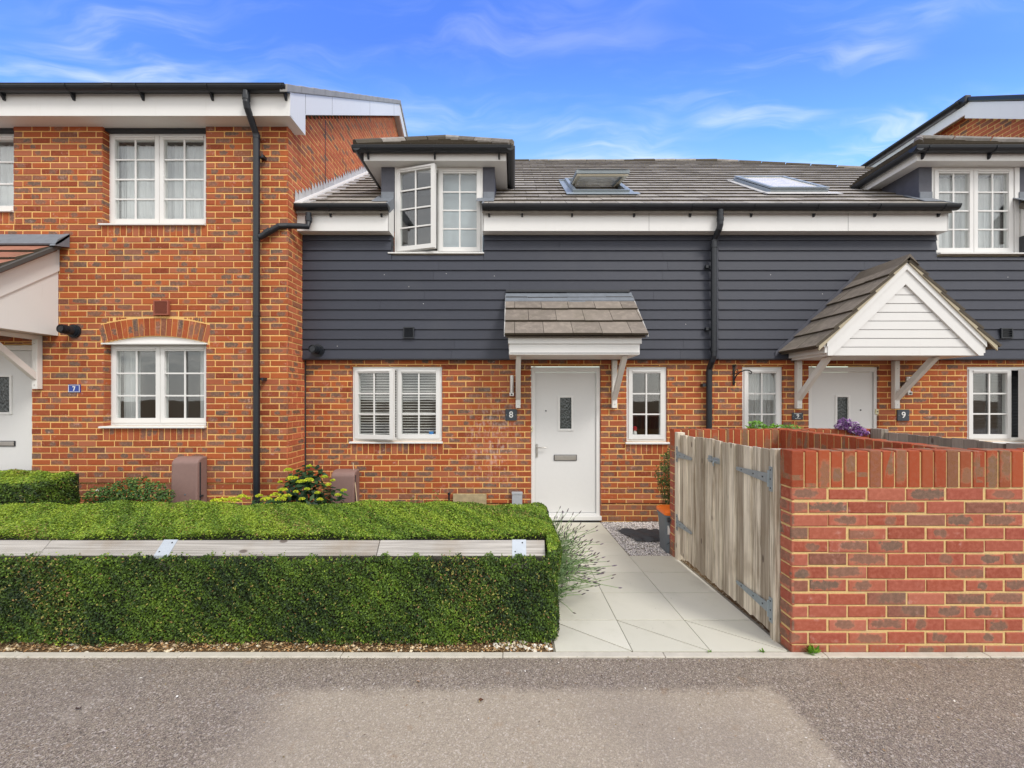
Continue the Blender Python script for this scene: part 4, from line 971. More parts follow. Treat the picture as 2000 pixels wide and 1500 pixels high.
# things standing inside the windows
o = thing('toiletry_bottle', 'small white bottle with a red cap inside the narrow window of house eight', 'bottle', (1.63, D8 + .12, .905))
m = MB(); m.tube([(1.635, D8 + .11, .91), (1.635, D8 + .11, .99), (1.635, D8 + .11, 1.02)], [.028, .028, .014], 14); m.build('body', WHITE, o)
m = MB(); m.tube([(1.635, D8 + .11, 1.02), (1.635, D8 + .11, 1.065), (1.635, D8 + .11, 1.075)], [.026, .028, .015], 14); m.build('cap', m_plain('red cap', (.50, .02, .03), .4), o)
o = thing('soap_ornament', 'rounded pale ornament beside the red capped bottle inside the narrow window', 'ornament', (1.57, D8 + .12, .905))
m = MB(); m.tube([(1.565, D8 + .11, .905), (1.565, D8 + .11, .93), (1.565, D8 + .11, .965), (1.565, D8 + .11, .98)], [.03, .042, .036, .012], 14); m.build('ornament', m_plain('pale blue ceramic', (.55, .62, .68), .3), o)
o = thing('desk_pot', 'blue and green pot inside the right half of the slatted blind window', 'pot', (-1.12, D8 + .08, .91))
m = MB(); m.tube([(-1.12, D8 + .062, .925), (-1.12, D8 + .062, .975)], .03, 14); m.build('pot', m_plain('olive pot', (.20, .24, .04), .4), o); m = MB(); m.tube([(-1.12, D8 + .062, .976), (-1.12, D8 + .062, 1.01)], .035, 14); m.build('rim', m_plain('blue rim', (.03, .18, .45), .4), o)
# doors
front_door(h8, .221, 1.146, -.135, Z(716, D8) - .004, D8 + .022, (X(1093, 5.5), X(1117, 5.5)), (Z(838, 5.5), Z(776, 5.5)), letter=(X(1082, 5.48), X(1127, 5.48), Z(900, 5.48), Z(888.5, 5.48)), handle=(X(1048.5, 5.48), Z(876, 5.48), 1), spy=(X(1066.5, 5.48), Z(802.5, 5.48)))
front_door(h9, 3.925, 4.865, -.135, Z(716, D8) - .004, D8 + .022, (X(1634, 5.5), X(1657, 5.5)), (Z(838, 5.5), Z(775, 5.5)), letter=(4.25, 4.56, Z(900, 5.48), Z(888.5, 5.48)), handle=(4.80, Z(876, 5.48), -1), spy=(X(1683.5, 5.48), Z(801, 5.48)))
BELL = m_plain('cream bell push', (.66, .62, .42), .5)
for h_, px, py, lab in ((h8, 1037.5, 838, ''), (h9, 1714, 804, '')):
    m = MB(); m.box(X(px, 5.46) - .018, X(px, 5.46) + .018, 5.462, 5.481, Z(py, 5.46) - .035, Z(py, 5.46) + .035); b = m.build('doorbell', BELL, h_, bevel=.003)
    m = MB(); m.tube([(X(px, 5.46), 5.462, Z(py, 5.46)), (X(px, 5.46), 5.458, Z(py, 5.46))], .008, 10); m.build('button', DARKG, b)
# canopy over door 8
cb = MB(); cb.box(-.066, 1.47, 4.800, DC - .024, 1.964, 2.10)
can8 = cb.build('porch_canopy', UP, h8, bevel=.012)
m = MB(); m.box(-.075, 1.485, 4.782, 4.7995, 2.094, 2.178); m.box(-.075, -.067, 4.80, DC - .024, 2.094, 2.178); m.box(1.471, 1.485, 4.80, DC - .024, 2.094, 2.178)
for xa, xb in ((-.066, -.04), (1.445, 1.47)): m.prism([(4.80, 2.1005), (DC - .024, 2.1005), (DC - .024, 2.72), (4.80, 2.17)], 'x', xa, xb)
m.build('fascia', UP, can8, bevel=.003)
m = MB(); m.box(-.055, 1.46, 4.7965, 4.7995, 1.985, 1.99); m.build('bead', DARKG, can8)
tm = MB(); sl = math.atan2(.60, .64); cs_, sn_ = math.cos(sl), math.sin(sl)
tiles(tm, (0, 4.70, 2.172), (1, 0, 0), (0, cs_, sn_), (0, -sn_, cs_), -.112, 1.528, 0, .86, .275, .335, .030, lift=.040)
tm.prism([(4.72, 2.165), (5.36, 2.762), (5.36, 2.74), (4.75, 2.16)], 'x', -.10, 1.515); tm.build('tile', TILEP, can8)
m = MB()
for xa, xb in ((-.122, -.112), (1.528, 1.538)): m.prism([(4.70, 2.165), (5.34, 2.765), (5.34, 2.80), (4.70, 2.195)], 'x', xa, xb)
m.build('verge_edge', LEADP, can8)
m = MB(); m.prism([(5.22, 2.700), (5.355, 2.825), (5.362, 2.835), (5.362, 2.80), (5.225, 2.675)], 'x', -.118, .72); m.prism([(5.224, 2.708), (5.357, 2.830), (5.364, 2.842), (5.364, 2.805), (5.228, 2.68)], 'x', .68, 1.53); m.prism([(5.20, 2.672), (5.222, 2.694), (5.224, 2.67)], 'x', .70, .9)
m.build('lead_flashing', LEAD, can8)
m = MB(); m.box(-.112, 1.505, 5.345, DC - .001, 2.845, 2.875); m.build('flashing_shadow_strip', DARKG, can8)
for xx in (X(1012, 5.42), X(1200, 5.42)): bracket(can8, xx, D8, Z(797, 5.4), 1.964, .56, name='bracket')
# porch 9: gabled
px_, hw = 4.52, .90; zb_ = 1.951; yf = 4.75
m = MB(); m.prism([(px_ - hw + .01, zb_ + .002), (px_ + hw - .01, zb_ + .002), (px_ + hw - .01, 2.05), (px_, 2.93), (px_ - hw + .01, 2.05)], 'y', yf + .03, DC - .024)
por = m.build('gabled_porch', UP, h9)
m = MB(); zz_ = zb_; k = 0
while zz_ < 2.86:
    zt_ = min(zz_ + .098, 2.875); w0 = (2.99 - zz_) / .974 * .80; w1 = (2.99 - zt_) / .974 * .80
    w0 = min(w0, hw - .03); w1 = min(w1, hw - .03)
    m.prism([(px_ - w0, zz_ + .002), (px_ + w0, zz_ + .002), (px_ + w1, zt_ - .003), (px_ - w1, zt_ - .003)], 'y', yf + .005, yf + .029); zz_ += .101
m.build('gable_board', UP, por, bevel=.002)
sl = math.atan(.974); cs_, sn_ = math.cos(sl), math.sin(sl); apz = 3.02
m = MB()
for sg in (-1, 1):
    for (h0, h1, y0, y1, ex) in ((0, .175, yf - .018, yf + .004, 0.0), (.0, .055, yf - .034, yf - .019, .02)):
        # boards measured downward from the roof line
        a0 = (px_, apz - h0 / cs_ * 1.0); a1 = (px_, apz - h1 / cs_); xe = px_ + sg * (hw + ex)
        b0 = (xe, apz - (hw + ex) * .974 - h0 / cs_); b1 = (xe, apz - (hw + ex) * .974 - h1 / cs_)
        poly = [a0, b0, (b1[0], max(b1[1], zb_)), a1] if b1[1] >= zb_ else [a0, b0, (xe, zb_), (px_ + sg * (apz - h1 / cs_ - zb_) / .974, zb_), a1]
        m.prism(poly, 'y', y0, y1)
m.build('bargeboard', UP, por)
m = MB(); m.box(px_ - hw - .03, px_ - hw + .009, yf - .01, DC - .024, zb_ + .03, 2.10); m.box(px_ + hw - .009, px_ + hw + .03, yf - .01, DC - .024, zb_ + .03, 2.10); m.box(px_ - hw - .045, px_ - hw - .031, yf - .015, DC - .024, 2.05, 2.115); m.box(px_ + hw + .031, px_ + hw + .045, yf - .015, DC - .024, 2.05, 2.115); m.build('side_fascia', UP, por, bevel=.003)
tm = MB(); hr = 1.045; apt = 3.055; Ls = hr / cs_
for sg in (-1, 1):
    tiles(tm, (px_ + sg * hr, 0, apt - hr * .974), (0, 1, 0), (-sg * cs_, 0, sn_), (sg * sn_, 0, cs_), yf - .055, DC - .022, 0, Ls, Ls / 5, .335, .030, lift=.040)
    tm.prism([(px_ + sg * (hr - .02), apt - (hr - .02) * .974), (px_, apt), (px_, apt - .03), (px_ + sg * (hr - .02), apt - (hr - .02) * .974 - .03)], 'y', yf - .03, DC - .022)
tm.build('tile', TILEP, por)
m = MB()
for sg in (-1, 1): m.prism([(px_ + sg * .02, apt - .052), (px_ + sg * (hr - .02), apt - (hr - .02) * .974 - .052), (px_ + sg * (hr - .02), apt - (hr - .02) * .974 + .006), (px_ + sg * .02, apt + .006)], 'y', yf - .050, yf - .034)
m.build('verge_mortar', m_mortar('verge mortar', (.50, .44, .32)), por)
m = MB(); m.hexa([(px_ - .11, yf - .07, apt - .075), (px_, yf - .07, apt + .055), (px_ + .11, yf - .07, apt - .075), (px_, yf - .07, apt + .02)], [(px_ - .11, DC - .03, apt - .075), (px_, DC - .03, apt + .055), (px_ + .11, DC - .03, apt - .075), (px_, DC - .03, apt + .02)]); m.build('ridge_cap', TILEP, por)
m = MB(); m.prism([(px_ - hr - .06, apt - (hr + .04) * .974), (px_ - .02, apt + .0), (px_ - .02, apt + .065), (px_ - hr - .06, apt - (hr + .04) * .974 + .065)], 'y', DC - .030, DC - .0225); m.build('side_flashing', LEADD, por)
for xx in (X(1560, 5.42), X(1750, 5.42)): bracket(por, xx, D8, Z(798, 5.42), 1.952, .56, name='bracket')
# wall fittings
vent(h8, X(788, 5.36), X(809, 5.36), Z(661, 5.36), Z(639, 5.36), DC - .012, BLK, 8); flue(h8, X(622, 5.38), Z(685, 5.38), DC - .015, BLK)
vent(h9, X(1954, 5.36), X(1977, 5.36), Z(661, 5.36), Z(641, 5.36), DC - .012, BLK, 4)
def wall_light(h, px, z0, z1):
    x = X(px, 5.38); m = MB(); m.tube([(x, 5.385, z0 + .05), (x, 5.385, z1)], .026, 18); m.box(x - .02, x + .02, 5.40, 5.458, (z0 + z1) / 2 - .06, (z0 + z1) / 2 + .06)
    o = m.build('wall_light', STEEL, h); m = MB(); m.box(x - .03, x + .03, 5.35, 5.42, z0, z0 + .05); b = m.build('sensor', STEEL, o, bevel=.006); m = MB(); m.tube([(x, 5.352, z0 + .025), (x, 5.344, z0 + .025)], .012, 12); m.build('sensor_lens', DARKG, o)
wall_light(h8, 999.5, Z(774, 5.38), Z(733, 5.38)); wall_light(h9, 1774, Z(772, 5.38), Z(736, 5.38))
SLATE = m_plain('slate plaque', (.045, .055, .07), .5, 20, .2, .1)
def plaque(name, label, xa, xb, za, zb, txt, size, serif=False):
    x, z = (xa + xb) / 2, (za + zb) / 2; p = thing(name, label, 'number plaque', (x, D8, za)); m = MB(); m.box(xa, xb, D8 - .018, D8 - .003, za, zb); m.build('plate', SLATE, p, bevel=.002)
    text_mesh(txt, size, x, D8 - .0195, z, .002, WHITE, p)
    m = MB()
    for sx_ in (-1, 1):
        if not serif: m.tube([(x + sx_ * (xb - xa) * .40, D8 - .018, z), (x + sx_ * (xb - xa) * .40, D8 - .021, z)], .004, 8)
    if serif:
        for k, zz_ in ((0, z + (zb - za) * .36), (1, z - (zb - za) * .36)):
            for i in range(7 if k == 0 else 5): xx = x + (i - (3 if k == 0 else 2)) * .014; m.box(xx - .005, xx + .004, D8 - .0195, D8 - .018, zz_ - .003, zz_ + .003)
        for sx_ in (-1, 1): m.tube([(x + sx_ * (xb - xa) * .44, D8 - .018, z), (x + sx_ * (xb - xa) * .44, D8 - .020, z)], .003, 8)
    m.build('screw', STEEL if not serif else WHITE, p)
plaque('number_plaque', 'square grey slate plaque reading 8 left of the white door', X(987, 5.44), X(1009.5, 5.44), Z(821.5, 5.44), Z(799, 5.44), '8', .115)
plaque('number_plaque', 'square grey slate plaque reading 9 right of the gabled porch door', X(1753.5, 5.44), X(1776.5, 5.44), Z(822, 5.44), Z(800, 5.44), '9', .115)
plaque('number_plaque', 'small wide dark plaque reading 9 left of the gabled porch door', X(1548, 5.44), X(1569, 5.44), Z(819.5, 5.44), Z(806, 5.44), '9', .072, True)
# hanging basket bracket
hb = thing('basket_bracket', 'black scrolled iron basket bracket on the brick between two narrow windows', 'bracket', (2.895, D8, 1.66))
IRON = m_plain('black iron', (.012, .012, .014), .5)
m = MB(); xx = X(1432.5, D8); m.box(xx - .012, xx + .012, D8 - .014, D8 - .002, Z(752, D8), Z(712, D8)); m.build('back_plate', IRON, hb, bevel=.002)
m = MB(); arc = [(xx + .002, D8 - .015, 1.70), (xx + .01, D8 - .05, 1.755), (xx + .03, D8 - .10, 1.80), (xx + .06, D8 - .17, 1.82), (xx + .085, D8 - .22, 1.815), (xx + .10, D8 - .25, 1.79), (xx + .085, D8 - .255, 1.765), (xx + .07, D8 - .24, 1.78)]
m.tube(arc, .0075, 8); m.tube([(xx, D8 - .015, 1.80), (xx + .01, D8 - .05, 1.78), (xx + .025, D8 - .07, 1.80), (xx + .022, D8 - .06, 1.835), (xx + .008, D8 - .04, 1.84), (xx + .004, D8 - .045, 1.82)], .006, 8)
m.tube([(xx, D8 - .015, 1.88), (xx, D8 - .045, 1.885), (xx, D8 - .05, 1.905)], .006, 8); m.tube([(xx, D8 - .015, 1.665), (xx, D8 - .04, 1.66), (xx, D8 - .045, 1.675)], .006, 8); m.build('scroll_arm', IRON, hb)
# meter boxes and odds against the walls
MET = m_plain('brown meter box', (.25, .155, .135), .6, 25, .12, .35, dirt=.25, bscale=220)
def meter(label, x0, x1, yb, yf_, z0, z1):
    o = thing('meter_box', label, 'meter box', ((x0 + x1) / 2, (yb + yf_) / 2, z0), 'brown meter boxes against the brick walls')
    d = yb - yf_; pr = [(yf_ - .02, z0), (yb, z0), (yb, z1 + .0), (yf_ + d * .5, z1), (yf_ + .03, z1 - .02), (yf_, z1 - .06)]
    m = MB(); m.prism(pr, 'x', x0, x1); m.build('cover', MET, o, bevel=.018)
    m = MB(); m.box(x1 - .004, x1 + .006, yf_ + .03, yf_ + .045, z0 + .05, z1 - .06); m.box(x1 - .002, x1 + .018, yf_ + .03, yf_ + .07, (z0 + z1) / 2 - .05, (z0 + z1) / 2 - .03); m.build('latch', DARKG, o)
    m = MB(); m.tube([((x0 + x1) / 2 + .02, yf_ - .012, (z0 + z1) / 2 - .01), ((x0 + x1) / 2 + .02, yf_ - .018, (z0 + z1) / 2 - .01)], .008, 10); m.build('lock', LEAD, o)
meter('brown meter box standing on the left of the black downpipe', X(334, 4.87), X(386, 4.87), D7, 4.87, -.1, Z(894, 4.87))
meter('brown meter box half hidden behind the yellow flowering shrub', X(646, 5.27), X(692, 5.27), D8, 5.27, -.18, Z(920, 5.27))
m = MB(); m.tube([P(697.5, 982, 5.2), P(689.5, 904, 5.40)], .006, 8); tag(m.build('garden_cane', m_plain('bamboo', (.50, .38, .24), .6)), 'thin bamboo cane leaning beside the right hand meter box', 'cane')
ST2 = m_plain('mottled stone', (.36, .29, .17), .9, 16, .55, .5)
m = MB(); m.prism([(5.33, -.18), (5.37, -.18), (5.43, Z(965, 5.40)), (5.40, Z(965, 5.40))], 'x', X(884, 5.38), X(950, 5.38)); tag(m.build('stone_slab', ST2, bevel=.008), 'mottled buff stone slab leaning on the brick wall below the slatted blind window', 'slab')
m = MB(); m.box(X(1000, 5.42), X(1020, 5.42), 5.40, 5.458, -.18, Z(962.5, 5.41)); m.box(X(1000, 5.42) - .004, X(1020, 5.42) + .004, 5.395, 5.458, Z(966, 5.41), Z(961.5, 5.41)); tag(m.build('utility_box', m_plain('pale grey box', (.40, .43, .46), .5, 30, .1), bevel=.004), 'pale grey metal utility box low on the wall beside the door', 'utility box')
m = MB(); m.tube([P(877, 992, 5.40), P(877, 968, 5.40), P(876, 964, 5.40), P(878.5, 962.5, 5.37)], .012, 10); m.tube([P(877, 966, 5.39), P(877, 963, 5.39)], .02, 10); tag(m.build('garden_tap', IRON), 'small dark garden tap by the stone slab', 'tap')
# ================================================================== HOUSE 10 (far right gable)
h10 = thing('end_house', 'taller brick house at the far right edge, only its side wall and eaves showing', 'house', (9.5, 7.5, -.18))
XW = 8.30
def clip10(z):
    lo = max(5.2, 6.51 + (z - CZ - 4.42) / .7); hi = 10.2
    return (lo, hi) if hi > lo else None
m = MB(); m.prism([(5.2, -.2), (10.2, -.2), (10.2, CZ + 5.19), (7.55, CZ + 5.19), (5.2, CZ + 3.50)], 'x', XW + .004, XW + .3); w10 = m.build('wall', MO, h10)
m = MB(); wall_bricks(m, ('-x', XW), 5.2, 10.2, 3.9, CZ + 5.19, ZR8, 0, (), clip10, course=.076); m.build('brickwork', BRS, w10)
m = MB(); m.prism([(4.9, CZ + 4.44 - 1.127), (7.37, CZ + 5.04), (7.37, CZ + 5.33), (4.9, CZ + 3.60)], 'x', 8.10, 8.13); m.box(8.10, 8.13, 7.371, 10.2, CZ + 5.10, CZ + 5.27); m.build('bargeboard', UP, h10)
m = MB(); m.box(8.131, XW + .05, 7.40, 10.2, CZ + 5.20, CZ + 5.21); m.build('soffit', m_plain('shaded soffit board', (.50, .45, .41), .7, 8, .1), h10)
m = MB(); m.prism([(4.9, CZ + 3.62), (7.37, CZ + 5.335), (7.37, CZ + 5.43), (4.9, CZ + 3.715)], 'x', 8.07, 8.16); m.box(8.04, 8.15, 7.3, 7.5, CZ + 5.28, CZ + 5.42); m.build('dark_verge', BLK, h10, bevel=.02)
gutter_y(h10, 8.04, 7.4, 10.1, CZ + 5.36, .065)
m = MB(); m.prism([(4.9, CZ + 3.68), (7.4, CZ + 5.40), (10.2, CZ + 5.40), (10.2, CZ + 5.3), (7.4, CZ + 5.3), (4.9, CZ + 3.58)], 'x', 8.17, 13); m.build('roof', TILE, h10)

# ================================================================== GARDEN WALLS round the bin yard
CT = 1.156; CB = .942; TH = .105
gw = thing('garden_wall', 'low red brick garden wall with upright brick coping enclosing the bin yard at the right front', 'wall', (2.6, 3.2, 0))
def coping(mb, axis, a0, a1, b0, b1):
    n = round((a1 - a0) / .0735); p = (a1 - a0) / n
    for i in range(n):
        u0, u1 = a0 + i * p + .0045 + random.uniform(-.001, .001), a0 + (i + 1) * p - .0045 + random.uniform(-.001, .001)
        if i == 0: u0 = a0
        if i == n - 1: u1 = a1
        t = CT + random.uniform(-.004, .003); o0, o1 = b0 + random.uniform(-.003, .001), b1 + random.uniform(-.001, .003); c = rc()
        x0, x1, y0, y1 = (u0, u1, o0, o1) if axis == 'x' else (o0, o1, u0, u1)
        z0 = CB + .004
        P8 = [(x0, y0, z0), (x1, y0, z0), (x1, y1, z0), (x0, y1, z0), (x0, y0, t), (x1, y0, t), (x1, y1, t), (x0, y1, t)]
        uvs = [(0, 0), (0, 1), (1, 1), (1, 0)]
        for q in ((0, 1, 5, 4), (1, 2, 6, 5), (2, 3, 7, 6), (3, 0, 4, 7)): mb.quad([P8[k] for k in q], c, uvs)
        mb.quad([P8[k] for k in (4, 5, 6, 7)], (c[0], .0, c[2] * .8), [(.5, .5)] * 4)
def garden_run(name, axis, a0, a1, b0, b1, faces, cz0=None):
    """axis x: run along x, b = y range; axis y: run along y, b = x range"""
    lo = -.25; m = MB(); k = .005
    if axis == 'x': m.box(a0 + k, a1 - k, b0 + k, b1 - k, lo, CT - .010)
    else: m.box(b0 + k, b1 - k, a0 + k, a1 - k, lo, CT - .010)
    w_ = m.build(name, MOF, gw); b = MB(); zr = CB
    for f in faces:
        if f == 'f': wall_bricks(b, ('y', b0), a0, a1, lo, CB - .003, zr, a0 + .103, (), jit=.0036)
        if f == 'l':
            if axis == 'x': wall_bricks(b, ('-x', a0), b0, b1, lo, CB - .003, zr, b0 - .0, ())
            else: wall_bricks(b, ('-x', b0), a0, a1, lo, CB - .003, zr, a0 + .05, ())
        if f == 'r': wall_bricks(b, ('+x', b1), a0, a1, lo, CB - .003, zr, a0 + .05, ())
    b.build('brickwork', BRF, w_)
    c_ = MB(); coping(c_, axis, a0, a1, b0, b1); c_.build('coping', BRC, w_, bevel=.005)
garden_run('front_run', 'x', 1.590, 3.52, 2.350, 2.455, 'fl')
garden_run('rear_run', 'x', 1.555, 3.53, 4.00, 4.105, 'fl')
garden_run('dividing_run', 'y', 2.456, 3.999, 2.60, 2.705, 'lr')
# ================================================================== GATES
def gate(label, y0, y1, z_t0, z_t1, zb0, zb1, hinge_y, n=7, x=1.565, grp='weathered timber gates of the bin yard', hz=(), far=False):
    o = thing('timber_gate', label, 'gate', (x, (y0 + y1) / 2, zb0), grp)
    m = MB(); p = (y1 - y0) / n
    for i in range(n):
        a, b = y0 + i * p + .0015, y0 + (i + 1) * p - .0015; f = (i + .5) / n; t = z_t0 + (z_t1 - z_t0) * f + random.uniform(-.004, .004); zb = zb0 + (zb1 - zb0) * f + random.uniform(-.006, .004)
        c = rc(); xo = random.uniform(-.0025, .0025); th = .020
        # feather-edged board: thicker on one side
        xo = .007 * (i % 2) + U(-.002, .002); a += .0015; b -= .0015
        m.hexa([(x + xo, a, zb), (x + xo + .006, b, zb), (x + th, b, zb), (x + th, a, zb)], [(x + xo, a, t), (x + xo + .006, b, t), (x + th, b, t), (x + th, a, t)], c)
    m.build('boards', TIM, o, bevel=.0015)
    m = MB(); xb = x + .0205
    for zz_ in (.22, .92): m.box(xb, xb + .03, y0 + .02, y1 - .02, zz_, zz_ + .08, rc())
    m.box(xb, xb + .028, y0 + .01, y1 - .01, z_t0 - .10, z_t0 - .03, rc()); m.build('ledges', TIMX, o)
    d = 1 if hinge_y < (y0 + y1) / 2 else -1
    for zz_ in hz:
        h = MB(); L = .36 if not far else .30; ys = hinge_y
        h.prism([(ys + d * .004, zz_ - .030), (ys + d * .05, zz_ - .028), (ys + d * L, zz_ - .012), (ys + d * (L + .012), zz_), (ys + d * L, zz_ + .012), (ys + d * .05, zz_ + .028), (ys + d * .004, zz_ + .030)], 'x', x - .008, x - .0035)
        h.box(x - .009, x - .004, ys - d * .035, ys - d * .004, zz_ - .075, zz_ + .075); h.tube([(x - .010, ys, zz_ - .05), (x - .010, ys, zz_ + .05)], .006, 8)
        ho = h.build('hinge', GALV, o)
        s = MB()
        for q in (.06, .16, .30): 
            if q < L: s.tube([(x - .0085, ys + d * q, zz_), (x - .0105, ys + d * q, zz_)], .005, 7)
        for q in (-.055, .0, .055): s.tube([(x - .0095, ys - d * .022, zz_ + q), (x - .0115, ys - d * .022, zz_ + q)], .0045, 7)
        s.build('screws', IRON, ho)
    return o
g1 = gate('nearer weathered timber gate leaf, hinged beside the front brick pier', 2.515, 3.215, 1.142, 1.125, .030, .000, 2.512, hz=(Z(935, 2.5), Z(1193, 2.5) + .01))
g2 = gate('farther weathered timber gate leaf, hinged beside the rear brick wall', 3.228, 3.905, 1.132, 1.108, .0, -.03, 3.915, hz=(Z(888, 3.9), Z(1022, 3.9)), far=True, n=8)
m = MB(); m.box(1.548, 1.615, 3.12, 3.20, .955, .995); m.tube([(1.545, 3.10, .975), (1.545, 3.27, .975)], .007, 8); m.tube([(1.545, 3.16, .975), (1.53, 3.16, .955), (1.535, 3.16, .935)], .006, 8); m.box(1.553, 1.562, 3.235, 3.285, .95, 1.0)
m.build('latch_bolt', GALV, g1)
for (ya, yb, zt, lab) in ((2.457, 2.508, 1.150, 'near gate post fixed against the front brick pier'), (3.92, 3.995, 1.128, 'far gate post fixed against the rear brick wall')):
    m = MB(); m.box(1.562, 1.632, ya, yb, -.10, zt, rc()); tag(m.build('gate_post', TIM, bevel=.003), lab, 'post', 'timber posts of the bin yard gates')
o = thing('timber_fence', 'grey close boarded fence top showing behind the garden wall under the right hand window', 'fence', (3.5, 3.2, 0))
m = MB(); y = 2.47
while y < 3.86: m.box(3.50 + U(-.003, .003), 3.52, y, y + .088, 0, 1.135 + U(-.006, .006), rc()); y += .0905
m.build('boards', TIMD, o, bevel=.002); m = MB(); m.box(3.465, 3.535, 3.87, 3.99, 0, 1.165); m.build('post', TIMD, o, bevel=.004)
m = MB(); m.box(3.46, 3.499, 2.47, 3.86, 1.00, 1.06); m.build('rail', TIMX, o)
# ================================================================== KNEE RAIL
kr = thing('knee_rail', 'bleached square timber knee rail laid diamond-wise along the hedge top, held by zinc straps', 'rail', (-2, 2.55, 0))
rs = .0707; ry, rzc = 2.545, .505
def rail(x0, x1):
    m = MB(); j = rs + random.uniform(-.001, .001); m.prism([(ry, rzc - j), (ry + j, rzc), (ry, rzc + j), (ry - j, rzc)], 'x', x0, x1, rc()); m.build('rail_timber', TIMX, kr, bevel=.004)
jx = [-5.2, -2.88, X(738, 2.5) - .002, .188]
for a, b in zip(jx, jx[1:]): rail(a + .002, b - .002)
for xs_ in (X(322, 2.5), X(1014, 2.5)):
    m = MB(); j = rs + .003; w_ = .043
    m.prism([(ry - j, rzc - .015), (ry - j, rzc + .002), (ry, rzc + j), (ry + j, rzc + .002), (ry + j, rzc - .015), (ry + j - .002, rzc - .015), (ry + j - .003, rzc), (ry, rzc + j - .004), (ry - j + .003, rzc), (ry - j + .002, rzc - .015)], 'x', xs_ - w_, xs_ + w_)
    st_ = m.build('zinc_strap', STRAP, kr)
    m = MB()
    for dx, f in ((-.024, .25), (.020, .80)): p = Vector((xs_ + dx, ry - j * (1 - f), rzc + j * f)); m.tube([p, p + Vector((0, -.002, .002))], .0045, 7)
    m.build('nail_heads', IRON, st_)
    m = MB(); m.box(xs_ - .05, xs_ + .05, ry - .05, ry + .05, -.1, rzc - .055); m.build('post', TIMX, kr)
# ================================================================== FOLIAGE
def leaves(P_, N_, L, W, cols, jit=.9, name='leaves', parent=None, mat=None, colidx=None, bright=(.75, 1.25), label=None, cat=None):
    """diamond leaves at points P_ with mean normals N_"""
    n = len(P_); N = N_ + RS.normal(0, jit * .45, (n, 3)); N /= np.linalg.norm(N, axis=1)[:, None] + 1e-9
    A = RS.normal(0, 1, (n, 3)); A -= (A * N).sum(1)[:, None] * N; A /= np.linalg.norm(A, axis=1)[:, None] + 1e-9; B = np.cross(N, A)
    l = (L * RS.uniform(.65, 1.25, n))[:, None]; w_ = (W * RS.uniform(.7, 1.2, n))[:, None]
    V = np.stack([P_ - A * l, P_ + B * w_ - A * l * .1 + N * w_ * .25, P_ + A * l, P_ - B * w_ - A * l * .1 + N * w_ * .25], 1).reshape(-1, 3)
    cols = np.array(cols); ci = RS.randint(0, len(cols), n) if colidx is None else colidx
    C = cols[ci] * RS.uniform(*bright, n)[:, None]
    return fastquads(name, mat or LEAF, V, C, parent)
def rounded_box(n, x0, x1, y0, y1, z0, z1, r, depth=.045, bump=.019, faces=None):
    c = np.array([(x0 + x1) / 2, (y0 + y1) / 2, (z0 + z1) / 2]); h = np.array([(x1 - x0) / 2, (y1 - y0) / 2, (z1 - z0) / 2])
    faces = faces or ['f', 't', 'r', 'b']; ar = {'f': h[0] * h[2], 'b': h[0] * h[2] * .25, 't': h[0] * h[1], 'r': h[1] * h[2], 'l': h[1] * h[2]}
    tot = sum(ar[f] for f in faces); out = []
    for f in faces:
        k = int(n * ar[f] / tot); q = RS.uniform(-1, 1, (k, 3)) * h
        if f == 'f': q[:, 1] = -h[1]
        if f == 'b': q[:, 1] = h[1]
        if f == 't': q[:, 2] = h[2]
        if f == 'r': q[:, 0] = h[0]
        if f == 'l': q[:, 0] = -h[0]
        out.append(q)
    q = np.concatenate(out); inner = np.clip(q, -(h - r), h - r); inner[:, 2] = np.clip(q[:, 2], -h[2], h[2] - r)
    d = q - inner; ln = np.linalg.norm(d, axis=1)[:, None]; d = d / (ln + 1e-9); p = inner + d * r
    wv = np.sin(p[:, 0] * 9 + p[:, 2] * 13) * .5 + np.sin(p[:, 0] * 21.3 + p[:, 1] * 17 + 1) * .3 + np.sin(p[:, 0] * 3.1 + p[:, 2] * 4 + p[:, 1] * 5) * .6
    p = p + d * (wv[:, None] * bump - RS.exponential(depth * .4, (len(p), 1)) + RS.uniform(0, .007, (len(p), 1)))
    return p + c, d
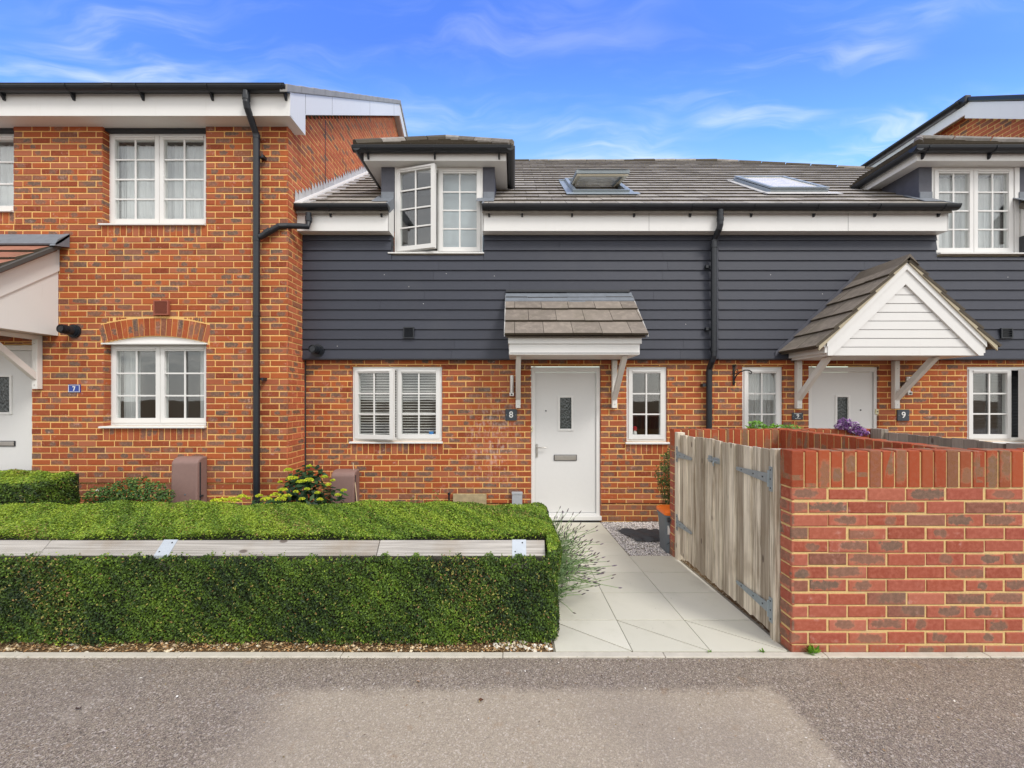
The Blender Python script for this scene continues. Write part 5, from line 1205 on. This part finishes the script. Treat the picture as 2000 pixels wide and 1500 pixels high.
def hedge(name, label, x0, x1, y0, y1, z0, z1, n, L, W, r=.09, notch=None, grp=None):
    o = thing(name, label, 'hedge', ((x0 + x1) / 2, (y0 + y1) / 2, z0), grp)
    p, d = rounded_box(n, x0, x1, y0, y1, z0, z1, r)
    if notch:
        bad = (p[:, 1] < notch[0]) & (p[:, 2] > notch[1] + .012 * np.sin(p[:, 0] * 30) + .008 * np.sin(p[:, 0] * 71)) & (p[:, 0] < notch[2]); keep = ~bad; p, d = p[keep], d[keep]
    up = d[:, 2]; k = RS.uniform(0, 1, len(p))
    clump = np.sin(p[:, 0] * 7.3 + p[:, 1] * 9 + 1.3) * np.sin(p[:, 0] * 3.1 - p[:, 2] * 8 + p[:, 1] * 4) * .5 + RS.normal(0, .35, len(p)) + .25 * np.sin(p[:, 0] * 37 + p[:, 2] * 41 + p[:, 1] * 29)
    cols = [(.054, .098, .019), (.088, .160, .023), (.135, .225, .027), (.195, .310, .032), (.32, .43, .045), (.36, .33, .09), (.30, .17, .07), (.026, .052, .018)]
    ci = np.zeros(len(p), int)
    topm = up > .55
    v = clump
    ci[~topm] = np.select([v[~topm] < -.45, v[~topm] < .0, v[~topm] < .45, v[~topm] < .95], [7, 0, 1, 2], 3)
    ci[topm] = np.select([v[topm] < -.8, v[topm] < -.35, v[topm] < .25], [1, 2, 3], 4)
    dead = RS.uniform(0, 1, len(p)); patch = np.sin(p[:, 0] * 2.3 + 2) * np.sin(p[:, 0] * 5.1 + p[:, 1] * 6 + p[:, 2] * 3)
    ci[dead < .022 + .07 * (patch > .55)] = 5; ci[(dead > .990 - .05 * (patch > .65))] = 6
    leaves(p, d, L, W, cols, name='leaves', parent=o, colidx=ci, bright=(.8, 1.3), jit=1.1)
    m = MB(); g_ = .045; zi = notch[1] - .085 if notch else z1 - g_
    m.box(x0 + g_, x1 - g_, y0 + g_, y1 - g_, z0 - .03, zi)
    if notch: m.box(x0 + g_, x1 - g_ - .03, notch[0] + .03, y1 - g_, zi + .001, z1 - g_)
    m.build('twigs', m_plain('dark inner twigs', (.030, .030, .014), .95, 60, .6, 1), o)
    # loose sprigs poking out
    if notch:
        V = []; ps = []; ds = []
        for i in range(320):
            x = U(x0, x1); s = np.array([x, y0 + U(-.01, .03), U(z0 + .0, notch[1])]) if i % 3 == 0 else np.array([x, y0 - U(-.01, .035), z0 + U(-.02, .04)]) if i % 3 == 1 else np.array([x, notch[0] - .175 - U(0, .03), notch[1] - .01])
            dr = np.array([U(-.5, .5), U(-.6, .1), U(.3, 1)]); dr /= np.linalg.norm(dr); ln = U(.02, .055)
            for q in range(5): ps.append(s + dr * ln * q / 4 + RS.normal(0, .003, 3)); ds.append(RS.normal(0, 1, 3))
        leaves(np.array(ps), np.array(ds), L * .9, W * .9, [cols[2], cols[3], cols[4]], name='sprigs', parent=o)
    return o
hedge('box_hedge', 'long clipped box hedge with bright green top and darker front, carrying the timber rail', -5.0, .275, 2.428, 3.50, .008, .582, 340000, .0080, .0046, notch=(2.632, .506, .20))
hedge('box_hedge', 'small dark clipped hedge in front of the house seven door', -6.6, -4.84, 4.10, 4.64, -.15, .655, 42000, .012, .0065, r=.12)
# shrubs and border plants
def shrub(name, label, cat, blobs, L, W, cols, dens=1.0, flowers=None, stems=True, jit=1.5, grp=None):
    x = sum(b[0] for b in blobs) / len(blobs); y = sum(b[1] for b in blobs) / len(blobs)
    o = thing(name, label, cat, (x, y, gz(y)), grp); ps = []; ds = []
    for (bx, by, bz, rx, ry_, rz_, n) in blobs:
        n = int(n * dens); d = RS.normal(0, 1, (n, 3)); d /= np.linalg.norm(d, axis=1)[:, None]; rr = RS.uniform(.45, 1.05, (n, 1)) ** .6
        ps.append(np.array([bx, by, bz]) + d * rr * np.array([rx, ry_, rz_])); dd = d.copy(); dd[:, 2] += .9; dd[:, 1] -= .4; ds.append(dd)
    p = np.concatenate(ps); d = np.concatenate(ds); ok = p[:, 2] > gz(y) + .01; p, d = p[ok], d[ok]
    leaves(p, d, L, W, cols, jit=jit, name='foliage', parent=o)
    if stems:
        m = MB()
        for i in range(0, len(p), max(1, len(p) // 26)):
            q = p[i]; m.tube([(x + (q[0] - x) * .3, y + (q[1] - y) * .3, gz(y)), (x + (q[0] - x) * .6, y + (q[1] - y) * .7, (q[2] + gz(y)) / 2), tuple(q)], [.004, .003, .002], 5)
        m.build('stems', m_plain('green brown stem', (.09, .085, .03), .7), o)
    for (fx, fy, fz, r, fc, nn) in (flowers or []):
        a = RS.uniform(0, 6.28, nn); q = RS.uniform(0, 1, nn) ** .5; fp = np.stack([fx + r * q * np.cos(a), fy + r * .8 * q * np.sin(a), fz + r * .38 * (1 - q * q) + RS.normal(0, .003, nn)], 1)
        leaves(fp, np.tile(np.array([[0, -.35, 1.0]]), (nn, 1)), .010, .0085, fc, jit=1.2, name='flower_head', parent=o, mat=PETAL, bright=(.85, 1.2))
    return o
YEL = [(.50, .55, .03), (.42, .50, .03), (.60, .62, .06), (.36, .46, .04)]
def fl_at(px, py, D, r, c=YEL, n=150): v = P(px, py, D); return (v.x, v.y, v.z - r * .15, r, c, n)
hy = P(590, 950, 4.85)
F = [fl_at(*q) for q in [(563, 917, 4.72, .052), (570, 933, 4.62, .062), (588, 940, 4.58, .05), (603, 937, 4.6, .058), (634, 931, 4.75, .034), (604, 910, 4.85, .03), (650, 938, 4.8, .026), (547, 941, 4.66, .022), (671, 957, 4.72, .032), (660, 966, 4.66, .034), (641, 946, 4.7, .03), (552, 956, 4.55, .05), (538, 966, 4.5, .055), (520, 974, 4.45, .06), (560, 968, 4.45, .05), (578, 960, 4.5, .026), (548, 974, 4.4, .06), (506, 968, 4.5, .035), (620, 962, 4.55, .03), (600, 955, 4.5, .028), (625, 975, 4.4, .03), (590, 974, 4.4, .03)]]
shrub('flowering_shrub', 'dark leaved shrub with flat lime yellow flower heads in the corner by the downpipe', 'shrub',
      [(hy.x, 4.85, .15, .30, .26, .42, 520), (hy.x - .03, 4.9, .40, .16, .16, .24, 130), (hy.x - .32, 4.75, .05, .26, .2, .27, 330), (hy.x + .33, 4.85, .10, .24, .2, .30, 190), (hy.x + .02, 5.0, .50, .2, .1, .14, 60)], .047, .024, [(.022, .060, .022), (.030, .082, .026), (.045, .11, .028), (.018, .046, .024)], flowers=F, jit=1.0)
F2 = [fl_at(*q) for q in [(472, 969, 4.2, .045), (452, 974, 4.15, .05), (436, 976, 4.1, .05), (462, 978, 4.1, .045), (420, 977, 4.1, .04), (485, 973, 4.2, .02)]]
v = P(450, 985, 4.2); shrub('low_flowering_plant', 'low patch of lime yellow flowers left of the black downpipe foot', 'plant', [(v.x, 4.2, .2, .26, .14, .16, 240)], .025, .013, [(.05, .13, .03), (.09, .2, .03), (.16, .3, .04)], flowers=F2)
F3 = [fl_at(232, 958, 4.6, .022, [(.75, .55, .02), (.85, .65, .04)], 50), fl_at(258, 961, 4.6, .016, [(.75, .55, .02)], 40), fl_at(273, 953, 4.6, .012, [(.75, .55, .02)], 30), fl_at(192, 957, 4.6, .018, [(.8, .78, .72)], 30)]
b = []
for px, py, rx, rh, n in ((190, 962, .12, .14, 150), (215, 957, .14, .15, 190), (245, 952, .13, .19, 200), (272, 948, .12, .20, 190), (300, 955, .12, .17, 150), (322, 962, .08, .1, 80)): v = P(px, py, 4.65); b.append((v.x, 4.65, v.z - .05, rx, .12, rh * .85, int(n * 2.6)))
shrub('border_plant', 'loose green rose-like border plant with a few yellow blooms left of the brown meter box', 'plant', b, .016, .010, [(.05, .13, .03), (.075, .17, .035), (.035, .09, .025), (.12, .22, .05), (.16, .27, .06)], flowers=F3)
v = P(815, 975, 5.0); shrub('border_sprig', 'thin green weeds just behind the hedge under the slatted blind window', 'plant', [(v.x, 5.0, .15, .16, .08, .12, 110), (v.x + .22, 5.0, .2, .05, .05, .2, 50), (v.x - .3, 5.0, .12, .1, .05, .09, 50)], .013, .007, [(.07, .16, .04), (.12, .24, .05)])
b = []
for px, py, rx, rh, n in ((1300, 905, .10, .16, 260), (1304, 890, .06, .14, 160), (1296, 925, .13, .15, 300), (1300, 950, .12, .15, 300), (1306, 975, .09, .13, 220)): v = P(px, py, 4.55); b.append((v.x + .08, 4.55, v.z, rx + .05, .12, rh, int(n * 1.8)))
shrub('climbing_shrub', 'slim dark leafy bush growing behind the brick pier at the far gate', 'shrub', b, .014, .008, [(.045, .10, .025), (.07, .15, .03), (.11, .20, .04), (.13, .12, .04)])
b = []
for px, py, rx, rh, n in ((1478, 832, .09, .09, 110), (1515, 835, .14, .07, 140), (1548, 834, .08, .06, 60)): v = P(px, py, 4.4); b.append((v.x, 4.4, v.z - .03, rx, .1, rh, n))
shrub('tomato_plant', 'bright green leaf tips rising behind the rear garden wall below the narrow window', 'plant', b, .032, .012, [(.14, .32, .03), (.20, .42, .04), (.09, .20, .03)])
v = P(1345, 832, 4.3); shrub('leaf_sprig', 'faint thin sprig above the rear garden wall near the far gate post', 'plant', [(v.x, 4.3, v.z - .06, .09, .05, .07, 26)], .014, .006, [(.10, .20, .05), (.16, .28, .06)], stems=False)
b = []
for px, py, rx, rh, n in ((1650, 826, .06, .05, 170), (1665, 835, .07, .06, 210), (1678, 842, .05, .05, 150), (1640, 832, .04, .03, 80), (1690, 845, .03, .02, 30)): v = P(px, py, 3.98); b.append((v.x, 3.98, v.z, rx, .06, rh, n))
shrub('purple_trailing_plant', 'purple and white leaved trailing plant spilling over the rear garden wall', 'plant', b, .018, .007, [(.26, .10, .34), (.18, .06, .24), (.52, .40, .58), (.36, .18, .46), (.10, .05, .12)], stems=False)
# lavender beside the hedge
lv = thing('lavender', 'lavender bush with long thin dark tipped stems fanning out beside the hedge end', 'lavender', (.30, 3.35, gz(3.35)))
m = MB(); bd = MB(); fo_p = []; fo_d = []
for i in range(230):
    y0 = 3.25 + U(-.45, .35); base = np.array([.24 + U(-.02, .05), y0, gz(y0) + U(.05, .30)]); a = U(-1.15, 1.35); L = U(.18, .44)
    dr = np.array([math.cos(a) * U(.35, .8) + .05, U(-.5, .35), max(.12, math.sin(a) * .9 + .25)]); dr /= np.linalg.norm(dr); sag = U(0, .08)
    pts = [tuple(base + dr * L * t + np.array([.02 * t, 0, -sag * t * t])) for t in (0, .35, .7, 1)]
    c = random.choice([(.20, .30, .12), (.24, .35, .14), (.15, .24, .09), (.28, .36, .18)])
    m.tube(pts, [.0026, .0023, .0020, .0016], 4, c, cap=False)
    e = np.array(pts[-1]); f = e + dr * U(.018, .035); bd.tube([tuple(e), tuple((e + f) / 2), tuple(f)], [.003, .0042, .0015], 5, random.choice([(.10, .08, .09), (.15, .12, .11), (.16, .12, .16)]))
    for q in range(12): t = U(.0, .55); fo_p.append(base + dr * L * t); fo_d.append(RS.normal(0, 1, 3))
m.build('stems', m_attr('lavender stem', .8, .1), lv); bd.build('flower_spikes', m_attr('lavender bud', .8, .1), lv)
leaves(np.array(fo_p), np.array(fo_d), .028, .0036, [(.17, .27, .12), (.22, .33, .15), (.11, .19, .07)], name='foliage', parent=lv)
# weeds in the joints
def weed(label, px, py, D, r, n, z=0.0, cols=((.16, .34, .03), (.22, .42, .04), (.10, .24, .03))):
    x = X(px, D); P_ = []; N_ = []; V = []; C = []
    for i in range(n):
        a = U(0, 6.28); e = U(.2, 1.2); l = r * U(.6, 1.15); w_ = l * .2; d = np.array([math.cos(a) * math.cos(e), math.sin(a) * math.cos(e) * .6, math.sin(e)]); s = np.cross(d, [0, 0, 1]); s /= np.linalg.norm(s) + 1e-6; p = np.array([x + U(-.3, .3) * r, D, z])
        V += [p, p + d * l * .55 + s * w_, p + d * l, p + d * l * .55 - s * w_]; C.append(np.array(cols[i % len(cols)]) * U(.8, 1.2))
    tag(fastquads('weed', LEAF, np.array(V), np.array(C)), label, 'weed', 'weeds in the paving joints')
weed('taller weed sprouting at the foot of the front brick wall', 1588, 1270, 2.335, .062, 17); weed('small bright weed in the paving joint between hedge and brick wall', 1491, 1270, 2.345, .032, 9); weed('tiny weed at a slab corner, middle of the path front edge', 1386, 1271, 2.345, .022, 6)
# ================================================================== BIN AND MAT
bn = thing('food_caddy', 'grey food waste caddy with bright orange lid standing by the brick pier', 'bin', (1.64, 4.22, gz(4.2)))
GREYB = m_plain('grey bin plastic', (.13, .15, .17), .45, 30, .1, .1); ORG = m_plain('orange lid plastic', (.85, .17, .01), .4, 30, .05)
zb = gz(4.22); bx0, bx1, by0, by1 = 1.515, 1.80, 4.10, 4.36
def rr(x0, x1, y0, y1, z, r=.035, n=4):
    o = []
    for cx, cy, a0 in ((x1 - r, y0 + r, -90), (x1 - r, y1 - r, 0), (x0 + r, y1 - r, 90), (x0 + r, y0 + r, 180)):
        for k in range(n + 1): a = R(a0 + 90 * k / n); o.append((cx + r * math.cos(a), cy + r * math.sin(a), z))
    return o
m = MB(); lev = [(0, .022), (.01, .016), (.20, .010), (.36, .0), (.37, -.008), (.39, -.008)]
rings = [rr(bx0 + d, bx1 - d, by0 + d, by1 - d, zb + z) for z, d in lev]
for a, b_ in zip(rings, rings[1:]):
    for k in range(len(a)): q = (k + 1) % len(a); m.quad([a[k], a[q], b_[q], b_[k]], smooth=True)
m.quad(list(reversed(rings[0]))); m.quad(rings[-1]); m.build('body', GREYB, bn)
m = MB(); rings = [rr(bx0 - .012 + d, bx1 + .012 - d, by0 - .012 + d, by1 + .012 - d, zb + .392 + z) for z, d in ((0, .004), (.004, 0), (.03, .0), (.045, .02), (.05, .05))]
for a, b_ in zip(rings, rings[1:]):
    for k in range(len(a)): q = (k + 1) % len(a); m.quad([a[k], a[q], b_[q], b_[k]], smooth=True)
m.quad(list(reversed(rings[0]))); m.quad(rings[-1]); m.build('lid', ORG, bn)
m = MB(); m.tube([(bx0 + .02, by0 - .016, zb + .36), (bx0 + .04, by0 - .03, zb + .355), (bx1 - .04, by0 - .03, zb + .355), (bx1 - .02, by0 - .016, zb + .36)], .007, 8); m.box(bx0 + .01, bx0 + .035, by0 - .02, by0, zb + .33, zb + .375); m.box(bx1 - .035, bx1 - .01, by0 - .02, by0, zb + .33, zb + .375); m.build('handle', DARKG, bn)
m = MB(); m.box(bx0 + .02, bx0 + .075, by0 + .0065, by0 + .009, zb + .20, zb + .29); m.build('sticker', UP, bn)
m = MB(); m.tube([(bx0 + .012, by0 + .012, zb + .10), (bx0 + .06, by0 + .008, zb + .13), (bx0 + .14, by0 + .008, zb + .10), (bx0 + .22, by0 + .012, zb + .10)], .004, 6); m.build('moulded_line', DARKG, bn)
m = MB(); N = 22; H_ = {}
for i in range(N + 1):
    for j in range(N + 1): 
        u, w_ = i / N, j / N; ed = min(u, 1 - u, w_, 1 - w_) * 8; H_[i, j] = (1.235 + .52 * u + .10 * (1 - w_) * (1 - u) * 1.2, 4.50 + .48 * w_, gz(4.5 + .48 * w_) + .010 + min(1, ed) * .030 + U(-.006, .006) + .012 * math.sin(u * 17 + w_ * 5))
for i in range(N):
    for j in range(N): m.quad([H_[i, j], H_[i + 1, j], H_[i + 1, j + 1], H_[i, j + 1]], smooth=True)
tag(m.build('rubber_mat', m_plain('charcoal rubber', (.055, .057, .064), .75, 60, .35, .8, bscale=260), fix=True), 'crumpled charcoal rubber mat lying on the slate chippings', 'mat')
